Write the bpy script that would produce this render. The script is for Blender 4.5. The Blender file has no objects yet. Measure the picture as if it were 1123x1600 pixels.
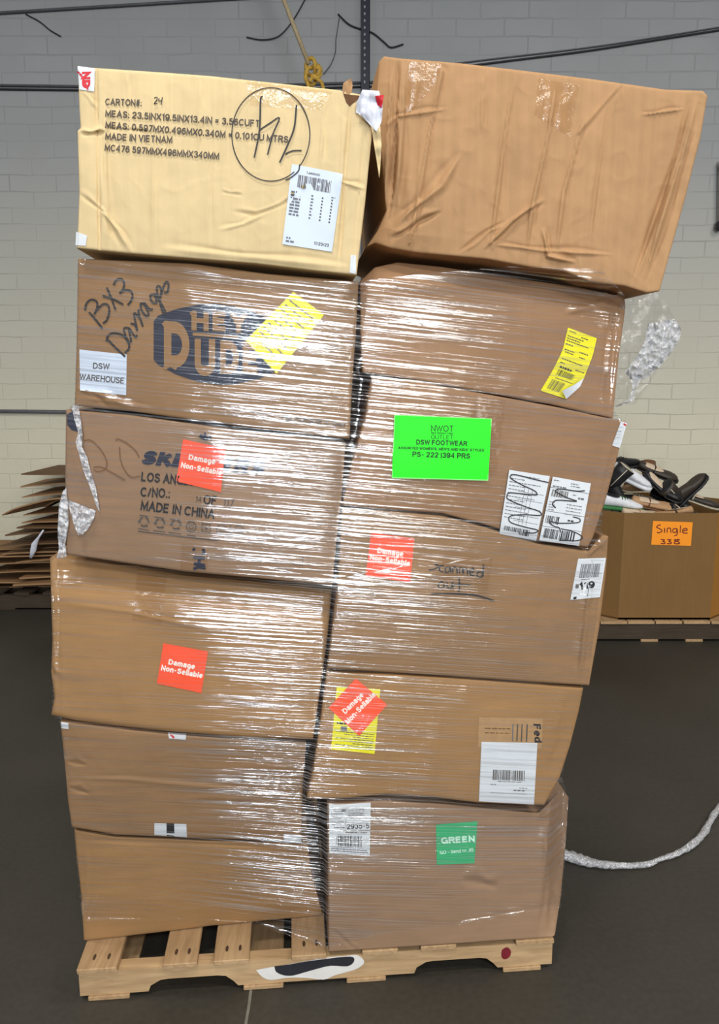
import bpy, bmesh, math, random
import numpy as np
from mathutils import Vector, Matrix, noise
from mathutils.bvhtree import BVHTree

random.seed(7)
SC = bpy.context.scene
COL = SC.collection

# ------------------------------------------------------------------ camera
F = 1200.0                                   # focal length in pixels of the 1123 x 1600 frame
CX, CY = 561.5, 800.0
EYE = Vector((0.0, 0.0, 1.52))
PITCH = math.radians(10.0)
cam_d = bpy.data.cameras.new('camera')
cam_d.sensor_fit = 'HORIZONTAL'
cam_d.sensor_width = 36.0
cam_d.lens = F / 1123.0 * 36.0
cam = bpy.data.objects.new('camera', cam_d)
cam.location = EYE
cam.rotation_euler = (math.radians(90) - PITCH, 0, 0)
COL.objects.link(cam)
SC.camera = cam

# ------------------------------------------------------------------ light, world, exposure
SC.view_settings.view_transform = 'Standard'
SC.view_settings.look = 'None'
SC.view_settings.gamma = 1.0
SC.view_settings.use_curve_mapping = False
SC.view_settings.exposure = 0.0

world = bpy.data.worlds.new('world')
SC.world = world
world.use_nodes = True
world.node_tree.nodes['Background'].inputs[0].default_value = (0.80, 0.86, 1.0, 1)
world.node_tree.nodes['Background'].inputs[1].default_value = 0.12

def lamp(name, loc, sx, sy, power, color, rot=(0, 0, 0), spread=180):
    d = bpy.data.lights.new(name, 'AREA')
    d.shape = 'RECTANGLE'; d.size = sx; d.size_y = sy
    d.energy = power; d.color = color; d.spread = math.radians(spread)
    o = bpy.data.objects.new(name, d)
    o.location = loc; o.rotation_euler = rot
    COL.objects.link(o)
    return o

# hanging warehouse lamps under a 4.6 m ceiling, two lights added for the wall, and two tall daylit loading doors far behind the photographer
WARM = (1.0, 0.95, 0.86)
COOL = (0.84, 0.92, 1.0)
lamp('overhead_light', (-0.7, 0.1, 4.6), 1.2, 0.35, 80, WARM)
lamp('overhead_light', (0.48, -3.2, 4.6), 0.8, 0.6, 130, COOL)
lamp('overhead_light', (1.75, -3.6, 4.6), 1.0, 0.6, 120, WARM)
lamp('loading_door', (1.05, -9.8, 2.5), 0.9, 4.2, 620, COOL, (math.radians(90), 0, 0))
lamp('loading_door', (2.9, -9.8, 2.5), 1.0, 4.0, 210, WARM, (math.radians(90), 0, 0))
lamp('overhead_light', (4.2, -0.8, 4.6), 1.2, 0.4, 110, WARM)
lamp('overhead_light', (3.2, 1.7, 4.6), 1.2, 0.4, 62, WARM)  # added to brighten the wall, no such lamp known
lamp('overhead_light', (-3.0, 1.7, 4.6), 1.2, 0.4, 56, WARM)  # its counterpart on the other side, also added for the wall

# ------------------------------------------------------------------ helpers
def lin(r, g, b):
    f = lambda c: (c / 255 / 12.92) if c / 255 <= 0.04045 else ((c / 255 + 0.055) / 1.055) ** 2.4
    return (f(r), f(g), f(b))

def nodes_of(name):
    m = bpy.data.materials.new(name)
    m.use_nodes = True
    nt = m.node_tree
    nt.nodes.clear()
    out = nt.nodes.new('ShaderNodeOutputMaterial')
    return m, nt, out

def N(nt, kind, **kw):
    n = nt.nodes.new(kind)
    for k, v in kw.items():
        if k.startswith('i_'):
            key = k[2:].replace('_', ' ')
            n.inputs[key].default_value = v
        else:
            setattr(n, k, v)
    return n

def math_node(nt, op, a, b=None, clamp=False):
    n = nt.nodes.new('ShaderNodeMath'); n.operation = op; n.use_clamp = clamp
    for i, x in enumerate((a, b)):
        if x is None: continue
        if isinstance(x, (int, float)): n.inputs[i].default_value = x
        else: nt.links.new(x, n.inputs[i])
    return n.outputs[0]

def plain(name, rgb, rough=0.6, var=0.0, scale=30.0, spec=0.4, bump=0.0, metallic=0.0):
    m, nt, out = nodes_of(name)
    b = N(nt, 'ShaderNodeBsdfPrincipled')
    b.inputs['Roughness'].default_value = rough
    b.inputs['Metallic'].default_value = metallic
    b.inputs['Specular IOR Level'].default_value = spec
    c = lin(*rgb)
    tc = N(nt, 'ShaderNodeTexCoord')
    no = N(nt, 'ShaderNodeTexNoise'); no.inputs['Scale'].default_value = scale; no.inputs['Detail'].default_value = 4
    nt.links.new(tc.outputs['Object'], no.inputs['Vector'])
    ra = N(nt, 'ShaderNodeValToRGB')
    ra.color_ramp.elements[0].position = 0.3; ra.color_ramp.elements[1].position = 0.7
    ra.color_ramp.elements[0].color = (*[x * (1 - var) for x in c], 1)
    ra.color_ramp.elements[1].color = (*[min(1, x * (1 + var)) for x in c], 1)
    nt.links.new(no.outputs['Fac'], ra.inputs['Fac'])
    nt.links.new(ra.outputs['Color'], b.inputs['Base Color'])
    if bump:
        bp = N(nt, 'ShaderNodeBump'); bp.inputs['Strength'].default_value = bump; bp.inputs['Distance'].default_value = 0.002
        nt.links.new(no.outputs['Fac'], bp.inputs['Height'])
        nt.links.new(bp.outputs['Normal'], b.inputs['Normal'])
    nt.links.new(b.outputs[0], out.inputs[0])
    return m

def cardboard(name, rgb, flute='v', var=0.10, rough=0.72):
    """kraft board: mottled colour, faint flute lines, fine fibre bump"""
    m, nt, out = nodes_of(name)
    b = N(nt, 'ShaderNodeBsdfPrincipled')
    b.inputs['Roughness'].default_value = rough
    b.inputs['Specular IOR Level'].default_value = 0.25
    tc = N(nt, 'ShaderNodeTexCoord')
    mp = N(nt, 'ShaderNodeMapping')
    nt.links.new(tc.outputs['Object'], mp.inputs['Vector'])
    mp.inputs['Scale'].default_value = (1, 1, 0.05) if flute == 'v' else (0.05, 1, 1)
    fl = N(nt, 'ShaderNodeTexNoise'); fl.inputs['Scale'].default_value = 75; fl.inputs['Detail'].default_value = 3
    nt.links.new(mp.outputs[0], fl.inputs['Vector'])
    no = N(nt, 'ShaderNodeTexNoise'); no.inputs['Scale'].default_value = 5; no.inputs['Detail'].default_value = 6
    nt.links.new(tc.outputs['Object'], no.inputs['Vector'])
    fine = N(nt, 'ShaderNodeTexNoise'); fine.inputs['Scale'].default_value = 320; fine.inputs['Detail'].default_value = 2
    nt.links.new(tc.outputs['Object'], fine.inputs['Vector'])
    s = math_node(nt, 'ADD', math_node(nt, 'MULTIPLY', fl.outputs['Fac'], 0.40),
                  math_node(nt, 'ADD', math_node(nt, 'MULTIPLY', no.outputs['Fac'], 0.45),
                            math_node(nt, 'MULTIPLY', fine.outputs['Fac'], 0.15)))
    ra = N(nt, 'ShaderNodeValToRGB')
    c = lin(*rgb)
    ra.color_ramp.elements[0].position = 0.34; ra.color_ramp.elements[1].position = 0.66
    ra.color_ramp.elements[0].color = (*[x * (1 - 1.3 * var) for x in c], 1)
    ra.color_ramp.elements[1].color = (*[x * (1 + var) for x in c], 1)
    nt.links.new(s, ra.inputs['Fac'])
    nt.links.new(ra.outputs[0], b.inputs['Base Color'])
    bp = N(nt, 'ShaderNodeBump'); bp.inputs['Strength'].default_value = 0.35; bp.inputs['Distance'].default_value = 0.002
    nt.links.new(s, bp.inputs['Height'])
    nt.links.new(bp.outputs[0], b.inputs['Normal'])
    nt.links.new(b.outputs[0], out.inputs[0])
    return m

def finish(name, verts, faces, mats, origin=(0, 0, 0), parent=None, smooth=True, midx=None, uv=None):
    me = bpy.data.meshes.new(name)
    o3 = Vector(origin)
    me.from_pydata([tuple(Vector(v) - o3) for v in verts], [], faces)
    for m in (mats if isinstance(mats, (list, tuple)) else [mats]):
        me.materials.append(m)
    if midx is not None:
        me.polygons.foreach_set('material_index', midx)
    me.polygons.foreach_set('use_smooth', [smooth] * len(me.polygons))
    me.update()
    ob = bpy.data.objects.new(name, me)
    COL.objects.link(ob)
    if parent is None:
        ob.location = o3
    else:
        ob.parent = parent
    return ob

def tag(o, label=None, cat=None, group=None, kind=None):
    if label: o['label'] = label
    if cat: o['category'] = cat
    if group: o['group'] = group
    if kind: o['kind'] = kind
    return o

def empty(name, loc):
    o = bpy.data.objects.new(name, None)
    o.empty_display_size = 0.1
    o.location = loc
    COL.objects.link(o)
    return o

# pixel rays
RIGHT = Vector((1, 0, 0)); UP = Vector((0, math.sin(PITCH), math.cos(PITCH))); FWD = Vector((0, math.cos(PITCH), -math.sin(PITCH)))
def ray(px, py):
    return FWD + RIGHT * ((px - CX) / F) + UP * (-(py - CY) / F)
def on_floor(px, py, z=0.0):
    r = ray(px, py); t = (z - EYE.z) / r.z
    return EYE + r * t
def at_depth(px, py, y):
    r = ray(px, py)
    return EYE + r * (y / r.y)

# the loaded pallet's front plane (found from where its front foot meets the floor at both ends)
A0 = on_floor(125, 1565); A1 = on_floor(862, 1514)
U = (A1 - A0); PLEN = U.length; U = U.normalized()
NB = Vector((-U.y, U.x, 0))                  # points to the back of the pallet
def W(a, b, z):
    return Vector((A0.x, A0.y, 0)) + U * a + NB * b + Vector((0, 0, z))
def unproj(px, py, off=0.0):
    r = ray(px, py)
    t = (off - NB.dot(EYE - A0)) / NB.dot(r)
    return EYE + r * t
DECK = 0.092

def poly_at(pts, n):
    """points along a polyline at parameters n (0..1) by length"""
    p = np.array(pts, float)
    d = np.r_[0, np.cumsum(np.hypot(*np.diff(p, axis=0).T))]
    d /= d[-1]
    return np.c_[np.interp(n, d, p[:, 0]), np.interp(n, d, p[:, 1])]

def coons(top, right, bottom, left, S, T):
    tp, bt = poly_at(top, S), poly_at(bottom, S)
    lf, rt = poly_at(left, T), poly_at(right, T)
    s = S[None, :, None]; t = T[:, None, None]
    c00, c10, c01, c11 = tp[0], tp[-1], bt[0], bt[-1]
    return ((1 - t) * tp[None] + t * bt[None] + (1 - s) * lf[:, None] + s * rt[:, None]
            - ((1 - s) * (1 - t) * c00 + s * (1 - t) * c10 + (1 - s) * t * c01 + s * t * c11))

def seg_dist(P, pts):
    """(signed distance to a polyline, position along it 0..1)"""
    best = np.full(P.shape[:-1], 1e9); sg = np.ones_like(best); al = np.zeros_like(best)
    p = np.array(pts, float); ln = np.r_[0, np.cumsum(np.hypot(*np.diff(p, axis=0).T))]
    for k in range(len(p) - 1):
        (x0, y0), (x1, y1) = p[k], p[k + 1]
        d = np.array([x1 - x0, y1 - y0]); L = (d ** 2).sum()
        t = np.clip(((P[..., 0] - x0) * d[0] + (P[..., 1] - y0) * d[1]) / L, 0, 1)
        ox, oy = P[..., 0] - x0 - t * d[0], P[..., 1] - y0 - t * d[1]
        q = np.hypot(ox, oy); m = q < best
        best = np.where(m, q, best); sg = np.where(m, np.sign(ox * d[1] - oy * d[0]), sg); al = np.where(m, (ln[k] + t * math.sqrt(L)) / ln[-1], al)
    return best * sg, al

# ------------------------------------------------------------------ materials
M_wall = None
M_cream = cardboard('cream_board', (216, 192, 146), 'v', 0.06)
M_kraft = cardboard('kraft_board', (178, 138, 98), 'v', 0.09)
M_kraft_h = cardboard('kraft_board_cross', (150, 116, 82), 'h', 0.09)
M_kraft_o = cardboard('golden_kraft_board', (160, 122, 80), 'h', 0.08)
M_kraft_g = cardboard('greyish_kraft_board', (148, 118, 92), 'h', 0.08)
M_kraft_r = cardboard('reddish_kraft_board', (154, 118, 86), 'h', 0.08)
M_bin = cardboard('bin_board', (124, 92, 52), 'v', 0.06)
M_bin_lit = cardboard('lit_bin_board', (158, 108, 46), 'v', 0.06)  # same board, with the light on one corner panel put into its colour
M_sheet = cardboard('sheet_board', (158, 122, 86), 'h', 0.12)
M_sheet_d = cardboard('dark_sheet_board', (112, 84, 58), 'h', 0.12)
M_ink = plain('black_ink', (38, 36, 38), 0.7)
M_ink_soft = plain('faded_ink', (84, 76, 70), 0.7)
M_navy = plain('navy_ink', (42, 46, 62), 0.65, 0.06)
M_marker = plain('black_marker', (46, 42, 42), 0.6)
M_pen = plain('brown_pen', (112, 78, 48), 0.6)
M_paper = plain('white_paper', (214, 218, 222), 0.55, 0.02)
M_paper_b = plain('cool_white_paper', (205, 216, 232), 0.5, 0.02)
M_greyprint = plain('grey_print', (105, 105, 110), 0.6)
M_orange = plain('orange_red_sticker', (248, 84, 46), 0.5, 0.03)
M_yellow = plain('yellow_label', (236, 226, 22), 0.5, 0.03)
M_neon = plain('fluorescent_green_paper', (24, 244, 14), 0.55, 0.01)
M_neon_ink = plain('dark_green_ink', (12, 74, 18), 0.6)
M_neon_edge = plain('pale_green_edge', (140, 250, 130), 0.6)
M_green = plain('green_sticker', (52, 168, 110), 0.5, 0.02)
M_mint = plain('mint_print', (196, 238, 216), 0.5)
M_white = plain('white_print', (250, 236, 226), 0.5)
M_red = plain('red_print', (206, 36, 48), 0.5)
M_signorange = plain('orange_paper', (250, 150, 24), 0.6, 0.02)
M_signink = plain('maroon_marker', (120, 44, 20), 0.6)
M_wood = None

def wood(name, rgb, axis=0):
    m, nt, out = nodes_of(name)
    b = N(nt, 'ShaderNodeBsdfPrincipled'); b.inputs['Roughness'].default_value = 0.8; b.inputs['Specular IOR Level'].default_value = 0.2
    tc = N(nt, 'ShaderNodeTexCoord'); mp = N(nt, 'ShaderNodeMapping')
    mp.inputs['Scale'].default_value = (0.7, 9, 9) if axis == 0 else (9, 0.7, 9)
    mp.inputs['Rotation'].default_value = (0, 0, -math.atan2(U.y, U.x))
    nt.links.new(tc.outputs['Object'], mp.inputs['Vector'])
    no = N(nt, 'ShaderNodeTexNoise'); no.inputs['Scale'].default_value = 9; no.inputs['Detail'].default_value = 8; no.inputs['Distortion'].default_value = 0.6
    nt.links.new(mp.outputs[0], no.inputs['Vector'])
    n2 = N(nt, 'ShaderNodeTexNoise'); n2.inputs['Scale'].default_value = 4.5; n2.inputs['Detail'].default_value = 5
    nt.links.new(tc.outputs['Object'], n2.inputs['Vector'])
    ra = N(nt, 'ShaderNodeValToRGB'); c = lin(*rgb)
    ra.color_ramp.elements[0].position = 0.30; ra.color_ramp.elements[1].position = 0.70
    ra.color_ramp.elements[0].color = (c[0] * .62, c[1] * .56, c[2] * .50, 1)
    ra.color_ramp.elements[1].color = (c[0] * 1.1, c[1] * 1.1, c[2] * 1.08, 1)
    s = math_node(nt, 'ADD', math_node(nt, 'MULTIPLY', no.outputs['Fac'], .6), math_node(nt, 'MULTIPLY', n2.outputs['Fac'], .4))
    nt.links.new(s, ra.inputs['Fac']); nt.links.new(ra.outputs[0], b.inputs['Base Color'])
    bp = N(nt, 'ShaderNodeBump'); bp.inputs['Strength'].default_value = 0.5; bp.inputs['Distance'].default_value = 0.002
    nt.links.new(s, bp.inputs['Height']); nt.links.new(bp.outputs[0], b.inputs['Normal'])
    nt.links.new(b.outputs[0], out.inputs[0])
    return m
M_wood = wood('pale_pine', (188, 158, 120), 0)
M_wood_y = wood('pale_pine_cross', (180, 150, 114), 1)
M_wood_dark = wood('dark_weathered_pine', (70, 60, 50), 0)

# ------------------------------------------------------------------ floor and wall
def floor_mat():
    m, nt, out = nodes_of('dark_concrete')
    b = N(nt, 'ShaderNodeBsdfPrincipled'); b.inputs['Specular IOR Level'].default_value = 0.35
    tc = N(nt, 'ShaderNodeTexCoord')
    n1 = N(nt, 'ShaderNodeTexNoise'); n1.inputs['Scale'].default_value = 1.3; n1.inputs['Detail'].default_value = 6
    n2 = N(nt, 'ShaderNodeTexNoise'); n2.inputs['Scale'].default_value = 60; n2.inputs['Detail'].default_value = 5
    nt.links.new(tc.outputs['Object'], n1.inputs['Vector']); nt.links.new(tc.outputs['Object'], n2.inputs['Vector'])
    s = math_node(nt, 'ADD', math_node(nt, 'MULTIPLY', n1.outputs['Fac'], .7), math_node(nt, 'MULTIPLY', n2.outputs['Fac'], .3))
    ra = N(nt, 'ShaderNodeValToRGB')
    ra.color_ramp.elements[0].position = 0.35; ra.color_ramp.elements[1].position = 0.65
    ra.color_ramp.elements[0].color = (*lin(50, 46, 40), 1); ra.color_ramp.elements[1].color = (*lin(66, 62, 55), 1)
    nt.links.new(s, ra.inputs['Fac']); nt.links.new(ra.outputs[0], b.inputs['Base Color'])
    r = math_node(nt, 'MULTIPLY_ADD', n1.outputs['Fac'], .25); r.node.inputs[2].default_value = .42
    nt.links.new(r, b.inputs['Roughness'])
    bp = N(nt, 'ShaderNodeBump'); bp.inputs['Strength'].default_value = 0.15; bp.inputs['Distance'].default_value = 0.002
    nt.links.new(n2.outputs['Fac'], bp.inputs['Height']); nt.links.new(bp.outputs[0], b.inputs['Normal'])
    nt.links.new(b.outputs[0], out.inputs[0])
    return m

WALL_Y = 5.4
def wall_mat():
    m, nt, out = nodes_of('painted_brick')
    b = N(nt, 'ShaderNodeBsdfPrincipled'); b.inputs['Roughness'].default_value = 0.6; b.inputs['Specular IOR Level'].default_value = 0.25
    tc = N(nt, 'ShaderNodeTexCoord')
    sx = N(nt, 'ShaderNodeSeparateXYZ'); nt.links.new(tc.outputs['Object'], sx.inputs[0])
    wob = N(nt, 'ShaderNodeTexNoise'); wob.inputs['Scale'].default_value = 3.0; wob.inputs['Detail'].default_value = 3
    nt.links.new(tc.outputs['Object'], wob.inputs['Vector'])
    zz = math_node(nt, 'ADD', sx.outputs['Z'], math_node(nt, 'MULTIPLY', math_node(nt, 'SUBTRACT', wob.outputs['Fac'], .5), .03))
    cb = N(nt, 'ShaderNodeCombineXYZ'); nt.links.new(sx.outputs['X'], cb.inputs[0]); nt.links.new(zz, cb.inputs[1])
    br = N(nt, 'ShaderNodeTexBrick')
    br.inputs['Scale'].default_value = 1.0
    br.inputs['Brick Width'].default_value = 0.31; br.inputs['Row Height'].default_value = 0.105
    br.inputs['Mortar Size'].default_value = 0.0065; br.inputs['Mortar Smooth'].default_value = 0.9; br.inputs['Bias'].default_value = 0.0
    br.inputs['Color1'].default_value = (1, 1, 1, 1); br.inputs['Color2'].default_value = (.9, .9, .9, 1); br.inputs['Mortar'].default_value = (0, 0, 0, 1)
    nt.links.new(cb.outputs[0], br.inputs['Vector'])
    n1 = N(nt, 'ShaderNodeTexNoise'); n1.inputs['Scale'].default_value = 2.2; n1.inputs['Detail'].default_value = 7
    nt.links.new(tc.outputs['Object'], n1.inputs['Vector'])
    n2 = N(nt, 'ShaderNodeTexNoise'); n2.inputs['Scale'].default_value = 38; n2.inputs['Detail'].default_value = 5
    nt.links.new(tc.outputs['Object'], n2.inputs['Vector'])
    # patchy joints: the paint fills many of them
    patch = N(nt, 'ShaderNodeMapRange'); patch.inputs['From Min'].default_value = .42; patch.inputs['From Max'].default_value = .68
    nt.links.new(n1.outputs['Fac'], patch.inputs['Value'])
    joint = math_node(nt, 'MULTIPLY', br.outputs['Fac'], math_node(nt, 'MULTIPLY_ADD', patch.outputs[0], .75))
    joint.node.inputs[1].links[0].from_node.inputs[2].default_value = .22
    # height: light falling off up the wall is put into the colour, greyer above
    hz = N(nt, 'ShaderNodeMapRange'); hz.inputs['From Min'].default_value = 1.3; hz.inputs['From Max'].default_value = 3.3
    nt.links.new(math_node(nt, 'ADD', sx.outputs['Z'], math_node(nt, 'MULTIPLY', n1.outputs['Fac'], .5)), hz.inputs['Value'])
    c1 = N(nt, 'ShaderNodeMix'); c1.data_type = 'RGBA'
    nt.links.new(hz.outputs[0], c1.inputs['Factor'])
    c1.inputs[6].default_value = (*lin(212, 206, 184), 1); c1.inputs[7].default_value = (*lin(162, 163, 163), 1)
    c2 = N(nt, 'ShaderNodeMix'); c2.data_type = 'RGBA'
    nt.links.new(math_node(nt, 'MULTIPLY', joint, .19), c2.inputs['Factor'])
    nt.links.new(c1.outputs[2], c2.inputs[6]); c2.inputs[7].default_value = (*lin(70, 66, 58), 1)
    hs = N(nt, 'ShaderNodeHueSaturation')
    v = math_node(nt, 'MULTIPLY_ADD', n1.outputs['Fac'], .26); v.node.inputs[2].default_value = .87
    nt.links.new(v, hs.inputs['Value']); nt.links.new(c2.outputs[2], hs.inputs['Color'])
    nt.links.new(hs.outputs[0], b.inputs['Base Color'])
    h = math_node(nt, 'SUBTRACT', math_node(nt, 'MULTIPLY', n2.outputs['Fac'], .35), joint)
    bp = N(nt, 'ShaderNodeBump'); bp.inputs['Strength'].default_value = 0.6; bp.inputs['Distance'].default_value = 0.006
    nt.links.new(h, bp.inputs['Height']); nt.links.new(bp.outputs[0], b.inputs['Normal'])
    nt.links.new(b.outputs[0], out.inputs[0])
    return m

def slab(name, x0, x1, y0, y1, z0, z1, mat, **kw):
    v = [(x, y, z) for z in (z0, z1) for y in (y0, y1) for x in (x0, x1)]
    f = [(0, 2, 3, 1), (4, 5, 7, 6), (0, 1, 5, 4), (2, 6, 7, 3), (0, 4, 6, 2), (1, 3, 7, 5)]
    return finish(name, v, f, mat, smooth=False, **kw)

tag(slab('floor', -7, 7, -10, WALL_Y + .2, -0.15, 0, floor_mat()), kind='structure')
tag(slab('wall_back', -7, 7, WALL_Y, WALL_Y + 0.2, 0, 4.9, wall_mat()), kind='structure')

# ------------------------------------------------------------------ tubes
def tube(pts, rad, seg=8, caps=True, flat=1.0, rnd=0.0):
    """verts, faces of a tube along world points; rad: number or list"""
    n = len(pts); pts = [Vector(p) for p in pts]
    V, Fc = [], []
    prev = None
    for i, p in enumerate(pts):
        d = (pts[min(i + 1, n - 1)] - pts[max(i - 1, 0)]).normalized()
        if prev is None:
            a = d.orthogonal().normalized()
        else:
            a = (prev - d * prev.dot(d)).normalized()
        prev = a
        b = d.cross(a)
        r = rad[i] if isinstance(rad, (list, tuple)) else rad
        for k in range(seg):
            th = 2 * math.pi * k / seg
            q = r * (1 + rnd * random.uniform(-1, 1))
            V.append(p + a * (math.cos(th) * q) + b * (math.sin(th) * q * flat))
    for i in range(n - 1):
        for k in range(seg):
            k2 = (k + 1) % seg
            Fc.append((i * seg + k, i * seg + k2, (i + 1) * seg + k2, (i + 1) * seg + k))
    if caps:
        Fc.append(tuple(range(seg))[::-1]); Fc.append(tuple((n - 1) * seg + k for k in range(seg)))
    return V, Fc

def smooth_pts(pts, per=6):
    """Catmull-Rom through points of any dimension"""
    P = [np.array(p, float) for p in pts]
    if len(P) < 3:
        return [P[0] + (P[-1] - P[0]) * i / per for i in range(per + 1)]
    P = [2 * P[0] - P[1]] + P + [2 * P[-1] - P[-2]]
    out = []
    for i in range(1, len(P) - 2):
        for k in range(per):
            t = k / per
            a, b, c, d = P[i - 1], P[i], P[i + 1], P[i + 2]
            out.append(0.5 * ((2 * b) + (c - a) * t + (2 * a - 5 * b + 4 * c - d) * t * t + (3 * b - a - 3 * c + d) * t ** 3))
    out.append(P[-2])
    return out

def merge(parts):
    V, Fc = [], []
    for v, f in parts:
        o = len(V); V += list(v); Fc += [tuple(o + i for i in x) for x in f]
    return V, Fc

# things on the wall
M_pipe = plain('dark_painted_pipe', (88, 88, 92), 0.5, 0.1)
M_cable = plain('black_cable', (46, 44, 46), 0.6)
M_steel = plain('dark_blue_steel', (36, 38, 52), 0.45, 0.08)
M_hole = plain('pale_hole', (150, 150, 152), 0.6)

def wall_line(name, px, rad, mat, label, cat, dy=0.0, per=5, group=None, straight=False):
    y = WALL_Y - rad - dy - .006
    pts = px if straight else smooth_pts(px, per)
    P = [at_depth(p[0], p[1], y) for p in pts]
    v, f = tube(P, rad, 8)
    return tag(finish(name, v, f, mat, origin=P[0]), label, cat, group)

wall_line('conduit', [(-900, 75), (180, 9), (420, -6)], 0.009, M_pipe, 'dark thin conduit high on the wall above the cream carton', 'pipe', straight=True)
wall_line('conduit', [(-900, 122), (300, 137), (760, 123)], 0.008, M_pipe, 'upper pipe of the dark pair running level behind the cream carton', 'pipe', straight=True)
wall_line('conduit', [(-900, 128), (300, 143), (760, 130)], 0.006, M_cable, 'thin lower pipe of the dark pair running level behind the cream carton', 'pipe', straight=True)
wall_line('conduit', [(-900, 634), (40, 643), (190, 645)], 0.013, M_pipe, 'dark conduit at mid height on the wall, ending behind the cartons', 'pipe', straight=True)
wall_line('cable', [(640, 116), (770, 98), (913, 80), (1040, 60), (1260, 26)], 0.006, M_cable, 'lower thicker cable of the sloping pair on the upper wall', 'cable')
wall_line('cable', [(640, 108), (770, 92), (913, 75), (1040, 56), (1260, 20)], 0.0045, M_pipe, 'upper thinner cable of the sloping pair on the upper wall', 'cable')
wall_line('wire', [(40, 22), (62, 34), (78, 47), (95, 57)], 0.004, M_cable, 'short black wire end curling down the wall near the high conduit', 'wire')
wall_line('wire', [(478, -4), (462, 25), (445, 48), (430, 59), (408, 62), (385, 58)], 0.004, M_cable, 'black wire curving behind the yellow rope', 'wire', dy=.003)
wall_line('wire', [(528, 22), (545, 38), (565, 46), (583, 52), (600, 66), (611, 74), (630, 69)], 0.005, M_cable, 'kinked black wire passing behind the steel post', 'wire', dy=.001)
wall_line('wire', [(530, 28), (525, 60), (524, 80), (517, 100), (505, 116)], 0.003, M_pipe, 'faint grey wire hanging between the yellow rope and steel post', 'wire', dy=.016)

# perforated steel post
def post():
    y = WALL_Y - 0.05
    c = at_depth(571, 60, y)
    w = 0.028
    root = empty('steel_post', (c.x, y, 0))
    tag(root, 'dark perforated slotted angle post standing against the wall', 'post')
    v, f = [], []
    def bar(x0, x1, y0, y1, z0, z1):
        o = len(v)
        v.extend([(x, yy, z) for z in (z0, z1) for yy in (y0, y1) for x in (x0, x1)])
        f.extend([tuple(o + i for i in q) for q in [(0, 2, 3, 1), (4, 5, 7, 6), (0, 1, 5, 4), (2, 6, 7, 3), (0, 4, 6, 2), (1, 3, 7, 5)]])
    bar(c.x - w, c.x + w, y, y + .004, 0, 4.6)
    bar(c.x + w - .004, c.x + w, y, y + .045, 0, 4.6)
    finish('angle_bar', v, f, M_steel, origin=root.location, parent=root, smooth=False)
    z = at_depth(571, 128, y).z
    while z < 3.95:
        hv = [(c.x - .006 + math.cos(k * math.pi / 4) * .006, y - .001, z + math.sin(k * math.pi / 4) * .009) for k in range(8)]
        finish('slot', hv, [tuple(range(8))], M_hole, origin=root.location, parent=root, smooth=False)
        z += 0.04
post()

# black bracket at the edge of the frame
v, f = tube([at_depth(1127, 250, WALL_Y - .05), at_depth(1126, 345, WALL_Y - .05)], .014, 8)
b1 = finish('wall_bracket', v, f, M_cable, origin=at_depth(1127, 250, WALL_Y))
tag(b1, 'black metal handle with a knob end on the bare wall beside the plain carton', 'bracket')
v, f = tube([at_depth(1125, 345, WALL_Y - .05), at_depth(1125, 349, WALL_Y - .05), at_depth(1124, 358, WALL_Y - .05), at_depth(1124, 361, WALL_Y - .05)], [.014, .026, .026, .01], 10)
finish('knob', v, f, M_cable, origin=b1.location, parent=b1)
v, f = tube([at_depth(1127, 260, WALL_Y - .05), at_depth(1127, 260, WALL_Y)], .01, 8)
finish('mount', v, f, M_cable, origin=b1.location, parent=b1)

# yellow rope hanging from the ceiling
M_rope = plain('yellow_rope', (190, 152, 62), 0.7, 0.25, 120)
M_rope_thin = plain('tan_rope', (176, 158, 124), 0.7, 0.2, 120)
RY = 4.6
p_top = at_depth(420, -60, RY); p_k = at_depth(482, 100, RY)
top = p_k + (p_top - p_k) * 3.2
rope = empty('hanging_rope', p_k)
tag(rope, 'yellow rope hanging down the wall with a knot above the cream carton', 'rope')
v, f = tube([top, p_top, (p_top + p_k) / 2, p_k], .012, 8)
finish('line', v, f, M_rope_thin, origin=p_k, parent=rope)
kc = at_depth(488, 112, RY)
kn = []
for i in range(64):
    t = 2 * math.pi * i / 63
    r = .030 + .016 * math.cos(3 * t)
    kn.append(kc + Vector((r * math.cos(2 * t) * 1.0, .02 * math.sin(3 * t), r * math.sin(2 * t) * 1.5)))
v, f = tube(kn, .011, 8)
finish('knot', v, f, M_rope, origin=p_k, parent=rope)
for pts in ([(480, 112), (477, 122), (482, 140), (480, 200)], [(484, 128), (490, 118), (496, 124), (505, 138), (512, 210)], [(494, 108), (498, 104), (499, 112), (495, 118)]):
    v, f = tube([at_depth(*p, RY - .02) for p in smooth_pts(pts, 5)], .010, 8)
    finish('rope_tail', v, f, M_rope, origin=p_k, parent=rope)

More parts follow.
